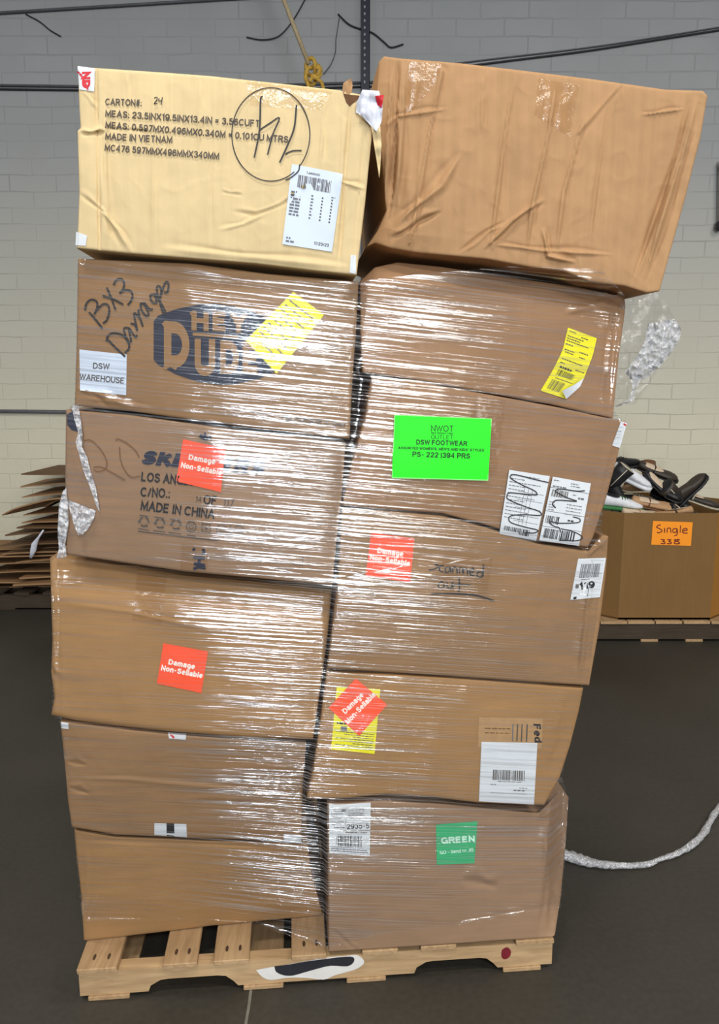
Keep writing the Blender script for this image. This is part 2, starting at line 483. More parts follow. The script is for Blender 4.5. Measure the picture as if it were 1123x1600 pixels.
# ------------------------------------------------------------------ pallets
def pallet(name, Wf, length, depth, deck, boards, mats, label, notch=True, hi=.078, lo=.012):
    root = empty(name, Wf(0, 0, 0))
    tag(root, label, 'pallet')
    org = root.location
    def block(nm, a0, a1, b0, b1, z0, z1, mat, bev=.002, jit=.0):
        bm = bmesh.new()
        bmesh.ops.create_cube(bm, size=1)
        for q in bm.verts:
            q.co = Vector((a0 + (q.co.x + .5) * (a1 - a0) + random.uniform(-jit, jit), b0 + (q.co.y + .5) * (b1 - b0), z0 + (q.co.z + .5) * (z1 - z0)))
        bmesh.ops.bevel(bm, geom=bm.edges[:], offset=bev, segments=1, affect='EDGES')
        V = [Wf(*q.co) for q in bm.verts]; bm.verts.index_update()
        Fc = [tuple(x.index for x in fc.verts) for fc in bm.faces]
        bm.free()
        return finish(nm, V, Fc, mat, origin=org, parent=root, smooth=False)
    for a0, a1 in boards:
        block('deck_board', a0, a1, -.004 + random.uniform(-.004, .004), depth, hi, deck, mats[1], jit=.002)
    for i, b in enumerate((0.004, depth / 2, depth - .04)):
        if notch:
            s = PLEN / 1.19
            prof = [(0, hi), (0, lo)]
            for n0, n1 in ((.165, .385), (.83, 1.047)):
                prof += [(n0 * s, lo), (n0 * s + .006, lo + .016), (n0 * s + .03, lo + .030), (n0 * s + .05, lo + .032), (n1 * s - .05, lo + .032), (n1 * s - .03, lo + .029), (n1 * s - .012, lo + .014), (n1 * s, lo)]
            prof += [(length, lo), (length, hi)]
        else:
            prof = [(0, hi), (0, lo), (length, lo), (length, hi)]
        n = len(prof)
        V = [Wf(a, b, z) for a, z in prof] + [Wf(a, b + .036, z) for a, z in prof]
        Fc = [tuple(range(n)), tuple(range(2 * n - 1, n - 1, -1))] + [(k, k + n, (k + 1) % n + n, (k + 1) % n) for k in range(n)]
        st = finish('stringer', V, Fc, mats[0], origin=org, parent=root, smooth=False)
        if i == 0: front = st
    for a0, a1 in ((.02, .12), (.40, .50), (.66, .76), (length - .13, length - .03)):
        block('bottom_board', a0, a1, -.002, depth, 0, lo, mats[1])
    return root, front

s = PLEN / 737
bd = [((124 - 125) * s, (183 - 125) * s), ((250 - 125) * s, (303 - 125) * s), ((327 - 125) * s, (382 - 125) * s), ((447 - 125) * s, (501 - 125) * s),
      (.70, .79), (.85, .94), (PLEN - .10, PLEN)]
PAL, STR = pallet('wooden_pallet', W, PLEN, 1.0, DECK, bd, (M_wood, M_wood_y), 'pale pine pallet carrying the wrapped stack of cartons, paint marks on its edge')
# nails
M_nail = plain('rust_stain', (74, 52, 36), 0.8)
for a0, a1 in bd[:4]:
    for q in (.35, .72):
        c = W(a0 + (a1 - a0) * q, .035, DECK + .0006)
        finish('nail', [c + U * (.004 * math.cos(k)) + NB * (.011 * math.sin(k)) for k in np.linspace(0, 2 * math.pi, 9)[:-1]], [tuple(range(8))], M_nail, origin=PAL.location, parent=PAL, smooth=False)

# ------------------------------------------------------------------ cartons
BOX = {}
BACK_BOXES = []

LOWS = {}
def carton(key, label, top, right, bottom, left, off, mat, depth=0.55, bulge=.006, crump=.003, creases=(), seed=0, nx=110, ny=84, bev=.0045, func=None, csize=6.0, camp=1.0, zmin=0.0):
    if np.isscalar(off): off = [off] * 4       # TL TR BR BL
    e = np.array([0, .0015, .004, .008, .014, .022])
    S = np.unique(np.r_[e, np.linspace(.03, .97, nx), 1 - e]); T = np.unique(np.r_[e * 1.4, np.linspace(.045, .955, ny), 1 - e * 1.4])
    P = coons(top, right, bottom, left, S, T)
    s = S[None, :]; t = T[:, None]
    base = (1 - s) * (1 - t) * off[0] + s * (1 - t) * off[1] + s * t * off[2] + (1 - s) * t * off[3]
    disp = bulge * (16 * s * (1 - s) * t * (1 - t)) ** .6
    # crumple
    cr = np.zeros(P.shape[:2])
    for j in range(P.shape[0]):
        for i in range(P.shape[1]):
            x, y = P[j, i] / 100.0
            v = noise.noise(Vector((x * csize * .35, y * csize * .25, seed * 7.1)))
            w = noise.noise(Vector((x * csize * .9, y * csize * .7, seed * 3.3 + 5)))
            r = 1 - abs(noise.noise(Vector((x * csize * .5 + 3, y * csize * .38, seed * 1.7 + 9)))) * 2
            cr[j, i] = .9 * v + .35 * w + .5 * max(0, r - .6)
    disp = disp + crump * cr
    for c in creases:
        d, al = seg_dist(P, c[0])
        w = c[1] * (.75 + .25 * np.sin(al * 9 + seed))
        fade = np.clip(np.minimum(al, 1 - al) / .22, 0, 1) if c[0][0][1] > top[0][1] + 14 or c[0][-1][1] < bottom[0][1] - 30 else 1.0
        disp = disp + camp * c[2] * fade * (np.exp(-(d / w) ** 2) - .45 * np.exp(-((d - 2.2 * w) / (1.3 * w)) ** 2))
    if func is not None:
        disp = disp + func(s, t, P)
    wpx = np.hypot(*(P[0, -1] - P[0, 0])); hpx = np.hypot(*(P[-1, 0] - P[0, 0]))
    r = bev * 720
    ds = np.minimum(s, 1 - s) * wpx; dt = np.minimum(t, 1 - t) * hpx
    g = lambda d: 1 - np.sqrt(np.clip(1 - (1 - np.clip(d / r, 0, 1)) ** 2, 0, 1))
    disp = disp - bev * np.clip(g(ds) + g(dt) * np.ones_like(ds), 0, 1.4)
    O = base - disp
    V, Fc = [], []
    ny_, nx_ = O.shape
    for j in range(ny_):
        for i in range(nx_):
            V.append(unproj(P[j, i, 0], P[j, i, 1], O[j, i]))
    for j in range(ny_ - 1):
        for i in range(nx_ - 1):
            a = j * nx_ + i
            Fc.append((a, a + nx_, a + nx_ + 1, a + 1))
    ring = [i for i in range(nx_)] + [j * nx_ + nx_ - 1 for j in range(1, ny_)] + [(ny_ - 1) * nx_ + i for i in range(nx_ - 2, -1, -1)] + [j * nx_ for j in range(ny_ - 2, 0, -1)]
    prev = ring
    cen = sum((V[i] for i in ring), Vector()) / len(ring)
    for d in (.012, .05, depth * .35, depth * .7, depth - .012, depth):
        cur = []
        for i in ring:
            p = V[i] + NB * d
            if d == depth: p = p + (cen - V[i]).normalized() * .010
            cur.append(len(V)); V.append(p)
        n = len(ring)
        for k in range(n):
            k2 = (k + 1) % n
            Fc.append((prev[k], prev[k2], cur[k2], cur[k]))
        prev = cur
    Fc.append(tuple(prev))
    for v in V: v.z = max(v.z, zmin)
    low = min(v.z for v in V)
    LOWS[key] = (low, max(v.z for v in V[:nx_]), max(v.z for v in V))
    org = Vector((cen.x, cen.y, low))
    ob = finish('cardboard_box', V, Fc, mat, origin=org)
    tag(ob, label, 'box', 'cartons stacked on the wrapped pallet')
    BOX[key] = dict(ob=ob, bvh=BVHTree.FromPolygons(V, Fc), org=org, off=sum(off) / 4)
    return ob

V3 = lambda *p: list(p)
carton('L1', 'pale cream carton printed with measurements and a pen circle, topmost of its column',
       [(122, 105), (145, 106), (250, 113), (330, 119), (450, 132), (530, 141), (583, 152)],
       [(583, 152), (580, 220), (570, 320), (557, 430)],
       [(120, 388), (200, 396), (300, 404), (400, 412), (500, 424), (557, 430)],
       [(122, 105), (124, 170), (126, 200), (121, 205), (124, 300), (122, 350), (120, 388)],
       [-.03, -.03, -.03, -.03], M_cream, depth=.5, crump=.0022, seed=1, camp=2.3, nx=170, ny=130, csize=7,
       creases=[([(150, 107), (152, 200), (156, 390)], 2.2, -.0035), ([(163, 150), (166, 390)], 5, .0022), ([(198, 112), (205, 200)], 2.0, .0015), ([(240, 120), (238, 395)], 2, .0013), ([(262, 118), (262, 260)], 2, -.0012),
                ([(313, 125), (310, 240)], 2.2, .0016), ([(330, 130), (330, 400)], 2, -.001), ([(352, 130), (350, 270)], 2, .0012),
                ([(548, 148), (543, 230), (528, 425)], 2.2, -.003), ([(538, 165), (532, 300), (520, 420)], 4, .0018), ([(508, 150), (500, 260)], 2.2, .0018), ([(574, 165), (552, 425)], 2.2, -.0022),
                ([(126, 210), (165, 207)], 3, -.004), ([(165, 200), (210, 203), (240, 208)], 2, -.0016), ([(130, 140), (152, 170)], 2.5, .0015),
                ([(360, 330), (400, 336), (440, 320), (470, 300), (520, 280)], 3, -.002), ([(520, 280), (570, 295)], 3, .0025),
                ([(340, 360), (380, 350), (420, 330)], 3, .0015), ([(150, 320), (185, 360), (205, 395)], 3, .0022), ([(120, 300), (160, 330), (190, 388)], 3, -.002),
                ([(345, 300), (380, 305)], 2, -.001), ([(250, 388), (380, 400), (550, 418)], 4, .0025)])
carton('R1', 'plain unmarked brown carton with a creased face leaning outwards, topmost of its column',
       [(592, 96), (600, 88), (622, 91), (720, 99), (830, 112), (920, 123), (1040, 140), (1098, 142), (1105, 150)],
       [(1105, 150), (1094, 215), (1070, 310), (1045, 400), (1030, 455)],
       [(572, 386), (585, 380), (610, 388), (650, 395), (760, 405), (830, 418), (880, 424), (920, 440), (975, 447), (1010, 458), (1030, 455)],
       [(592, 96), (588, 150), (596, 250), (603, 330), (590, 360), (572, 386)],
       [-.02, -.03, -.03, .0], M_kraft, depth=.55, crump=.0035, seed=2, camp=2.1, nx=200, ny=150, csize=6,
       creases=[([(622, 92), (620, 180), (612, 300), (606, 345)], 3.0, -.010), ([(612, 100), (600, 335)], 3, .004), ([(632, 100), (628, 200), (620, 330)], 4, .004),
                ([(690, 110), (672, 200), (650, 330), (640, 380)], 3, .0035), ([(660, 110), (645, 340)], 2, -.0015), ([(755, 118), (752, 210)], 2.5, .0022), ([(803, 125), (790, 200), (775, 320), (765, 400)], 3, .0035),
                ([(868, 130), (855, 215), (830, 330), (822, 405)], 3, .004), ([(915, 175), (880, 300), (868, 400)], 3, .0035), ([(960, 135), (945, 200), (930, 300), (920, 390)], 2.5, -.002),
                ([(1090, 148), (1070, 230), (1035, 340), (1005, 440)], 3.5, .006), ([(1078, 148), (1056, 240), (1020, 345), (988, 440)], 4, -.005),
                ([(850, 310), (800, 345), (755, 390)], 3, .005), ([(790, 345), (760, 360), (715, 395)], 2.5, -.003), ([(848, 355), (856, 400), (900, 410)], 4, .005),
                ([(600, 200), (620, 182), (700, 170)], 3, .002), ([(610, 360), (640, 330), (690, 290), (720, 240)], 6, .004), ([(610, 375), (660, 345), (690, 330)], 4, -.004),
                ([(760, 380), (850, 392), (960, 398)], 3, .0025), ([(980, 120), (900, 210), (890, 240)], 3, .002), ([(1000, 180), (1070, 170)], 2, .0025)],
       func=lambda s, t, P: -.03 * np.clip(1 - s / .09, 0, 1) ** 1.3 - .02 * np.clip((t - .9) / .1, 0, 1) * np.clip(1 - s / .3, 0, 1))
carton('L2', 'brown carton printed with a dark navy oval logo and handwritten note, below the cream carton',
       [(122, 404), (300, 412), (420, 428), (560, 440)], [(560, 440), (556, 520), (550, 600), (546, 686)],
       [(117, 634), (200, 642), (300, 656), (420, 672), (546, 686)], [(122, 404), (120, 540), (117, 634)],
       0.0, M_kraft_h, seed=3, crump=.0022, csize=4,
       creases=[([(118, 605), (160, 618), (200, 632)], 5, .005), ([(130, 600), (175, 640)], 3, -.003), ([(125, 620), (250, 640)], 3, .003)])
carton('R2', 'brown carton with a peeling yellow label near its edge, under the plain unmarked carton',
       [(562, 440), (585, 418), (620, 410), (690, 417), (800, 434), (900, 448), (975, 464)], [(975, 464), (977, 480), (966, 560), (957, 654)],
       [(566, 582), (640, 592), (760, 614), (860, 632), (957, 654)], [(562, 440), (563, 520), (566, 582)],
       [.03, .03, 0.0, 0.0], M_kraft_r, seed=4, crump=.003, csize=4,
       creases=[([(945, 455), (955, 490), (935, 640)], 6, -.005), ([(965, 475), (945, 645)], 4, .004), ([(880, 490), (950, 470)], 6, .006), ([(830, 440), (825, 610)], 4, .002)],
       func=lambda s, t, P: -.03 * np.clip(1 - t / .15, 0, 1))
carton('L3', 'brown carton with bold black block lettering and a row of recycling symbols',
       [(103, 640), (200, 648), (300, 662), (420, 678), (540, 692)], [(540, 692), (533, 780), (525, 850), (519, 915)],
       [(104, 866), (200, 880), (290, 893), (400, 903), (519, 915)], [(103, 640), (102, 750), (104, 866)],
       0.0, M_kraft_g, seed=5, crump=.0018, csize=4, creases=[([(125, 645), (130, 865)], 3, -.0015), ([(280, 680), (275, 890)], 2, .001)])
carton('R3', 'brown carton behind the bright green sign, two white labels near its lower edge',
       [(580, 587), (640, 594), (760, 616), (860, 634), (977, 659)], [(977, 659), (965, 710), (946, 780), (926, 840), (918, 855)],
       [(534, 790), (623, 797), (690, 802), (758, 820), (840, 845), (918, 855)], [(580, 587), (570, 650), (550, 720), (534, 790)],
       [0.0, 0.0, 0.0, 0.0], M_kraft_r, seed=6, crump=.0022, csize=4,
       creases=[([(625, 600), (600, 780)], 3, -.002), ([(740, 620), (710, 800)], 3, .0015), ([(962, 665), (915, 850)], 4, .003)])
carton('R4', 'brown carton with a handwritten scanned out note and white number label at its corner',
       [(534, 793), (623, 800), (690, 806), (758, 824), (840, 849), (918, 861), (940, 836), (950, 838)], [(950, 838), (946, 900), (936, 980), (920, 1071)],
       [(511, 1044), (600, 1050), (701, 1056), (810, 1064), (920, 1071)], [(534, 793), (528, 900), (519, 980), (511, 1044)],
       [0.0, 0.0, 0.0, 0.0], M_kraft_h, seed=7, crump=.002, csize=4,
       creases=[([(915, 870), (948, 842)], 4, .005), ([(925, 890), (905, 1065)], 3.5, .006), ([(917, 890), (898, 1065)], 3, -.004), ([(850, 870), (835, 1060)], 3, .0015)])
carton('L4', 'brown carton with a lone orange sticker at its middle and a slumped taped top edge',
       [(78, 872), (96, 867), (200, 884), (290, 898), (400, 908), (519, 920)], [(519, 920), (511, 1000), (500, 1080), (489, 1155)],
       [(80, 1117), (120, 1126), (200, 1136), (268, 1143), (380, 1152), (489, 1155)], [(78, 872), (80, 940), (82, 1000), (80, 1050), (85, 1090), (80, 1117)],
       [0.02, 0.02, 0.0, 0.0], M_kraft_o, seed=8, crump=.0025, csize=4, bev=.010,
       creases=[([(80, 940), (200, 955), (330, 985), (515, 1000)], 4, .003), ([(90, 880), (92, 1110)], 3, -.002), ([(80, 1040), (86, 1060)], 4, -.006), ([(350, 945), (375, 940), (385, 955)], 6, -.003)],
       func=lambda s, t, P: -.05 * np.clip(1 - t / .26, 0, 1) ** 1.2)
carton('R5', 'brown carton with an orange diamond sticker over a yellow label',
       [(510, 1050), (600, 1053), (701, 1059), (810, 1067), (911, 1075)], [(911, 1075), (904, 1110), (890, 1165), (874, 1215), (850, 1258)],
       [(479, 1248), (540, 1247), (603, 1241), (680, 1246), (747, 1254), (850, 1258)], [(510, 1050), (501, 1120), (489, 1200), (479, 1248)],
       [0.0, 0.0, 0.0, 0.0], M_kraft_o, seed=9, crump=.0025, csize=4,
       creases=[([(880, 1080), (855, 1200)], 5, .003), ([(690, 1070), (670, 1240)], 3, .0012)])
carton('L5', 'brown carton with a small black and white label low on its face',
       [(94, 1127), (200, 1140), (268, 1147), (380, 1155), (478, 1160)], [(478, 1160), (473, 1230), (470, 1316)],
       [(112, 1292), (180, 1304), (300, 1309), (400, 1312), (470, 1316)], [(94, 1127), (100, 1180), (106, 1250), (112, 1292)],
       [.0, .01, .06, .04], M_kraft_h, seed=10, crump=.0025, csize=4, depth=.52,
       creases=[([(100, 1215), (200, 1218), (300, 1228), (460, 1240)], 4, .0025), ([(105, 1190), (135, 1195)], 4, -.004), ([(107, 1230), (140, 1240)], 4, -.004)])
carton('R6', 'greyish brown carton with a green square sticker, resting flat on the pallet',
       [(511, 1256), (600, 1250), (700, 1256), (760, 1262), (840, 1270), (872, 1240), (888, 1246)], [(888, 1246), (884, 1310), (876, 1400), (866, 1466)],
       [(513, 1490), (600, 1483), (700, 1475), (800, 1467), (866, 1463)], [(511, 1256), (512, 1370), (513, 1490)],
       [.0, .03, .0, .0], M_kraft_g, seed=11, crump=.0025, csize=4,
       creases=[([(850, 1290), (858, 1380), (850, 1460)], 5, .006), ([(838, 1280), (880, 1255)], 4, .004), ([(516, 1450), (560, 1488)], 3, -.003), ([(720, 1375), (780, 1385)], 8, -.006)],
       func=lambda s, t, P: -.09 * np.clip((s - .91) / .09, 0, 1) * np.clip((1 - t) / .5, 0, 1), zmin=DECK + .0015)
carton('L6', 'plain brown carton without a sticker, lowest of its column over the bare pallet slats',
       [(116, 1296), (180, 1307), (300, 1312), (400, 1315), (480, 1319)], [(480, 1319), (488, 1370), (505, 1432)],
       [(131, 1470), (200, 1463), (262, 1455), (333, 1446), (443, 1436), (505, 1432)], [(116, 1296), (120, 1340), (127, 1400), (131, 1470)],
       [.05, .07, .125, .092], M_kraft_o, seed=12, crump=.002, csize=4, depth=.5,
       creases=[([(120, 1312), (300, 1318), (480, 1325)], 3, -.003), ([(343, 1318), (343, 1445)], 2, -.0012), ([(135, 1316), (138, 1465)], 3, .002), ([(416, 1320), (418, 1435)], 2, -.0012)],
       func=lambda s, t, P: -.012 * np.clip((t - .8) / .2, 0, 1) * s, zmin=DECK + .0015)

# ------------------------------------------------------------------ decals: print, labels and writing laid on the board

# upright sans letters as strokes on a unit cap height: (width, strokes); a stroke that starts with 'c' is curved
def _arc(cx, cy, rx, ry, a0, a1, n=14):
    return [(cx + rx * math.cos(math.radians(a0 + (a1 - a0) * i / n)), cy + ry * math.sin(math.radians(a0 + (a1 - a0) * i / n))) for i in range(n + 1)]
def _font():
    G = {}
    L = lambda *p: list(p)
    G['A'] = (.68, [L((0, 0), (.34, 1), (.68, 0)), L((.13, .34), (.55, .34))])
    G['B'] = (.60, [L((0, 0), (0, 1), (.34, 1)) + _arc(.34, .76, .22, .24, 90, -90)[1:] + [(0, .52)], L((.34, .52)) + _arc(.34, .26, .26, .26, 90, -90)[1:] + [(0, 0)]])
    G['C'] = (.66, [_arc(.36, .5, .36, .5, 42, 318, 22)])
    G['D'] = (.64, [L((.26, 0), (0, 0), (0, 1), (.26, 1)) + _arc(.26, .5, .38, .5, 90, -90, 16)[1:]])
    G['E'] = (.54, [L((.54, 0), (0, 0), (0, 1), (.54, 1)), L((0, .53), (.48, .53))])
    G['F'] = (.52, [L((0, 0), (0, 1), (.52, 1)), L((0, .53), (.46, .53))])
    G['G'] = (.70, [_arc(.36, .5, .36, .5, 42, 322, 22), L((.42, .46), (.70, .46), (.70, .0))])
    G['H'] = (.60, [L((0, 0), (0, 1)), L((.60, 0), (.60, 1)), L((0, .53), (.60, .53))])
    G['I'] = (.02, [L((.01, 0), (.01, 1))])
    G['J'] = (.44, [L((.44, 1), (.44, .26)) + _arc(.22, .24, .22, .24, 0, -180)[1:]])
    G['K'] = (.60, [L((0, 0), (0, 1)), L((.58, 1), (.02, .40)), L((.20, .60), (.62, 0))])
    G['L'] = (.50, [L((0, 1), (0, 0), (.50, 0))])
    G['M'] = (.72, [L((0, 0), (0, 1), (.36, .12), (.72, 1), (.72, 0))])
    G['N'] = (.60, [L((0, 0), (0, 1), (.60, 0), (.60, 1))])
    G['O'] = (.74, [_arc(.37, .5, .37, .5, 0, 360, 30)])
    G['P'] = (.56, [L((0, 0), (0, 1), (.32, 1)) + _arc(.32, .73, .25, .27, 90, -90)[1:] + [(0, .46)]])
    G['R'] = (.60, [L((0, 0), (0, 1), (.34, 1)) + _arc(.34, .75, .24, .25, 90, -90)[1:] + [(0, .50)], L((.34, .50), (.60, 0))])
    S = [(.54, .76), (.46, .92), (.29, 1.0), (.10, .92), (.04, .76), (.12, .60), (.30, .52), (.48, .43), (.57, .26), (.48, .08), (.28, 0), (.09, .07), (0, .26)]
    G['S'] = (.57, [['c'] + S])
    G['T'] = (.60, [L((0, 1), (.60, 1)), L((.30, 0), (.30, 1))])
    G['U'] = (.60, [L((0, 1), (0, .30)) + _arc(.30, .30, .30, .30, 180, 360)[1:] + [(.60, 1)]])
    G['V'] = (.64, [L((0, 1), (.32, 0), (.64, 1))])
    G['W'] = (.94, [L((0, 1), (.23, 0), (.47, .94), (.71, 0), (.94, 1))])
    G['X'] = (.60, [L((0, 0), (.60, 1)), L((0, 1), (.60, 0))])
    G['Y'] = (.62, [L((0, 1), (.31, .45), (.62, 1)), L((.31, .45), (.31, 0))])
    G['0'] = (.52, [_arc(.26, .5, .26, .5, 0, 360, 26)])
    G['1'] = (.26, [L((.0, .78), (.22, 1), (.22, 0))])
    G['2'] = (.52, [['c', (.02, .72), (.08, .92), (.26, 1), (.44, .92), (.50, .74), (.42, .54), (.20, .30), (0, 0)], L((0, 0), (.52, 0))])
    G['3'] = (.52, [['c', (.02, .78), (.10, .94), (.25, 1), (.42, .94), (.48, .76), (.40, .58), (.22, .53)], ['c', (.22, .53), (.42, .48), (.52, .28), (.44, .08), (.26, 0), (.08, .06), (0, .24)]])
    G['4'] = (.56, [L((.42, 0), (.42, 1), (0, .28), (.56, .28))])
    G['5'] = (.52, [L((.48, 1), (.10, 1), (.05, .50)), ['c', (.05, .50), (.16, .62), (.30, .64), (.46, .54), (.52, .33), (.44, .09), (.25, 0), (.08, .06), (0, .24)]])
    G['6'] = (.52, [_arc(.26, .31, .26, .31, 0, 360, 22), ['c', (0, .31), (.02, .66), (.12, .92), (.28, 1), (.42, .94), (.49, .78)]])
    G['7'] = (.50, [L((0, 1), (.50, 1), (.18, 0))])
    G['8'] = (.52, [_arc(.26, .75, .22, .25, 0, 360, 20), _arc(.26, .26, .26, .26, 0, 360, 20)])
    G['9'] = (.52, [_arc(.26, .69, .26, .31, 0, 360, 22), ['c', (.52, .69), (.50, .34), (.40, .08), (.24, 0), (.10, .06), (.03, .22)]])
    G['#'] = (.56, [L((.12, 0), (.22, 1)), L((.36, 0), (.46, 1)), L((0, .32), (.52, .32)), L((.04, .68), (.56, .68))])
    G[':'] = (.06, [L((.03, 0), (.03, .13)), L((.03, .55), (.03, .68))])
    G['.'] = (.06, [L((.03, 0), (.03, .13))])
    G[','] = (.06, [L((.04, .12), (.0, -.14))])
    G["'"] = (.06, [L((.03, .70), (.03, 1))])
    G['/'] = (.36, [L((0, -.06), (.36, 1.04))])
    G['|'] = (.04, [L((.02, -.22), (.02, 1.05))])
    G['-'] = (.32, [L((0, .42), (.32, .42))])
    G['='] = (.50, [L((0, .32), (.50, .32)), L((0, .62), (.50, .62))])
    G['a'] = (.46, [['c', (.03, .56), (.12, .70), (.26, .72), (.40, .68), (.44, .52)], L((.44, .54), (.44, 0)), ['c', (.44, .42), (.20, .40), (.03, .30), (.02, .12), (.14, 0), (.32, .04), (.44, .20)]])
    G['b'] = (.48, [L((0, 1), (0, 0)), _arc(.24, .36, .24, .36, 0, 360, 20)])
    G['d'] = (.48, [L((.48, 1), (.48, 0)), _arc(.24, .36, .24, .36, 0, 360, 20)])
    G['e'] = (.48, [L((.02, .38), (.47, .38)) + _arc(.24, .36, .235, .36, 5, 315, 18)])
    G['g'] = (.48, [_arc(.24, .38, .24, .34, 0, 360, 20), ['c', (.48, .72), (.48, .0), (.42, -.22), (.24, -.29), (.05, -.20)]])
    G['h'] = (.44, [L((0, 1), (0, 0)), ['c', (0, .46), (.08, .66), (.24, .72), (.40, .64), (.44, .46), (.44, 0)]])
    G['i'] = (.02, [L((.01, 0), (.01, .70)), L((.01, .86), (.01, 1))])
    G['l'] = (.02, [L((.01, 0), (.01, 1))])
    G['m'] = (.74, [L((0, .72), (0, 0)), ['c', (0, .48), (.07, .66), (.20, .72), (.33, .64), (.37, .46), (.37, 0)], ['c', (.37, .48), (.44, .66), (.57, .72), (.70, .64), (.74, .46), (.74, 0)]])
    G['n'] = (.44, [L((0, .72), (0, 0)), ['c', (0, .46), (.08, .66), (.24, .72), (.40, .64), (.44, .46), (.44, 0)]])
    G['o'] = (.50, [_arc(.25, .36, .25, .36, 0, 360, 20)])
    G['s'] = (.40, [['c'] + [(x * .72, y * .72) for x, y in S]])
    G['t'] = (.28, [L((.12, .94), (.12, .14), (.26, 0)), L((0, .70), (.28, .70))])
    G['u'] = (.44, [['c', (0, .72), (0, .26), (.05, .06), (.20, 0), (.36, .08), (.44, .26)], L((.44, .72), (.44, 0))])
    G['w'] = (.66, [L((0, .72), (.17, 0), (.33, .68), (.49, 0), (.66, .72))])
    return G
FONT = _font()
_glyphs = {}
def glyph(body, wt=.15):
    """ribbon faces of a line of lettering, cap height 1; wt: stroke width"""
    k = (body, wt)
    if k in _glyphs: return _glyphs[k]
    V, Fc = [], []
    x = 0.0
    h = wt / 2
    for ch in body:
        if ch == ' ': x += .34; continue
        w, strokes = FONT.get(ch) or FONT[ch.upper()]
        for st in strokes:
            if st[0] == 'c': pts = [np.array(p) for p in smooth_pts(st[1:], 4)]
            else: pts = [np.array(p, float) for p in st]
            n = len(pts)
            closed = np.hypot(*(pts[0] - pts[-1])) < 1e-6
            o = len(V)
            for i, p in enumerate(pts):
                a = pts[i] - pts[i - 1] if i else (pts[0] - pts[-2] if closed else pts[1] - pts[0])
                b = pts[i + 1] - pts[i] if i < n - 1 else (pts[1] - pts[0] if closed else pts[-1] - pts[-2])
                a = a / np.hypot(*a); b = b / np.hypot(*b)
                na, nb = np.array([-a[1], a[0]]), np.array([-b[1], b[0]])
                m = na + nb
                L_ = np.hypot(*m)
                m = m / L_ if L_ > 1e-6 else na
                q = h / max(.38, m.dot(na))
                # keep the strokes inside the cap height
                c = np.array([p[0] + x, h + p[1] * (1 - 2 * h) if p[1] >= 0 else p[1] + h])
                if i == 0 and not closed and p[1] in (0, 1) and abs(b[0]) < .75 * abs(b[1]) + .0: c = c - b * h
                if i == n - 1 and not closed and p[1] in (0, 1) and abs(a[0]) < .75 * abs(a[1]) + .0: c = c + a * h
                V += [c + m * q, c - m * q]
            for i in range(n - 1):
                Fc.append((o + 2 * i, o + 2 * i + 1, o + 2 * i + 3, o + 2 * i + 2))
        x += w + wt + .065
    _glyphs[k] = (np.array(V), Fc)
    return _glyphs[k]
CAP = 1.0

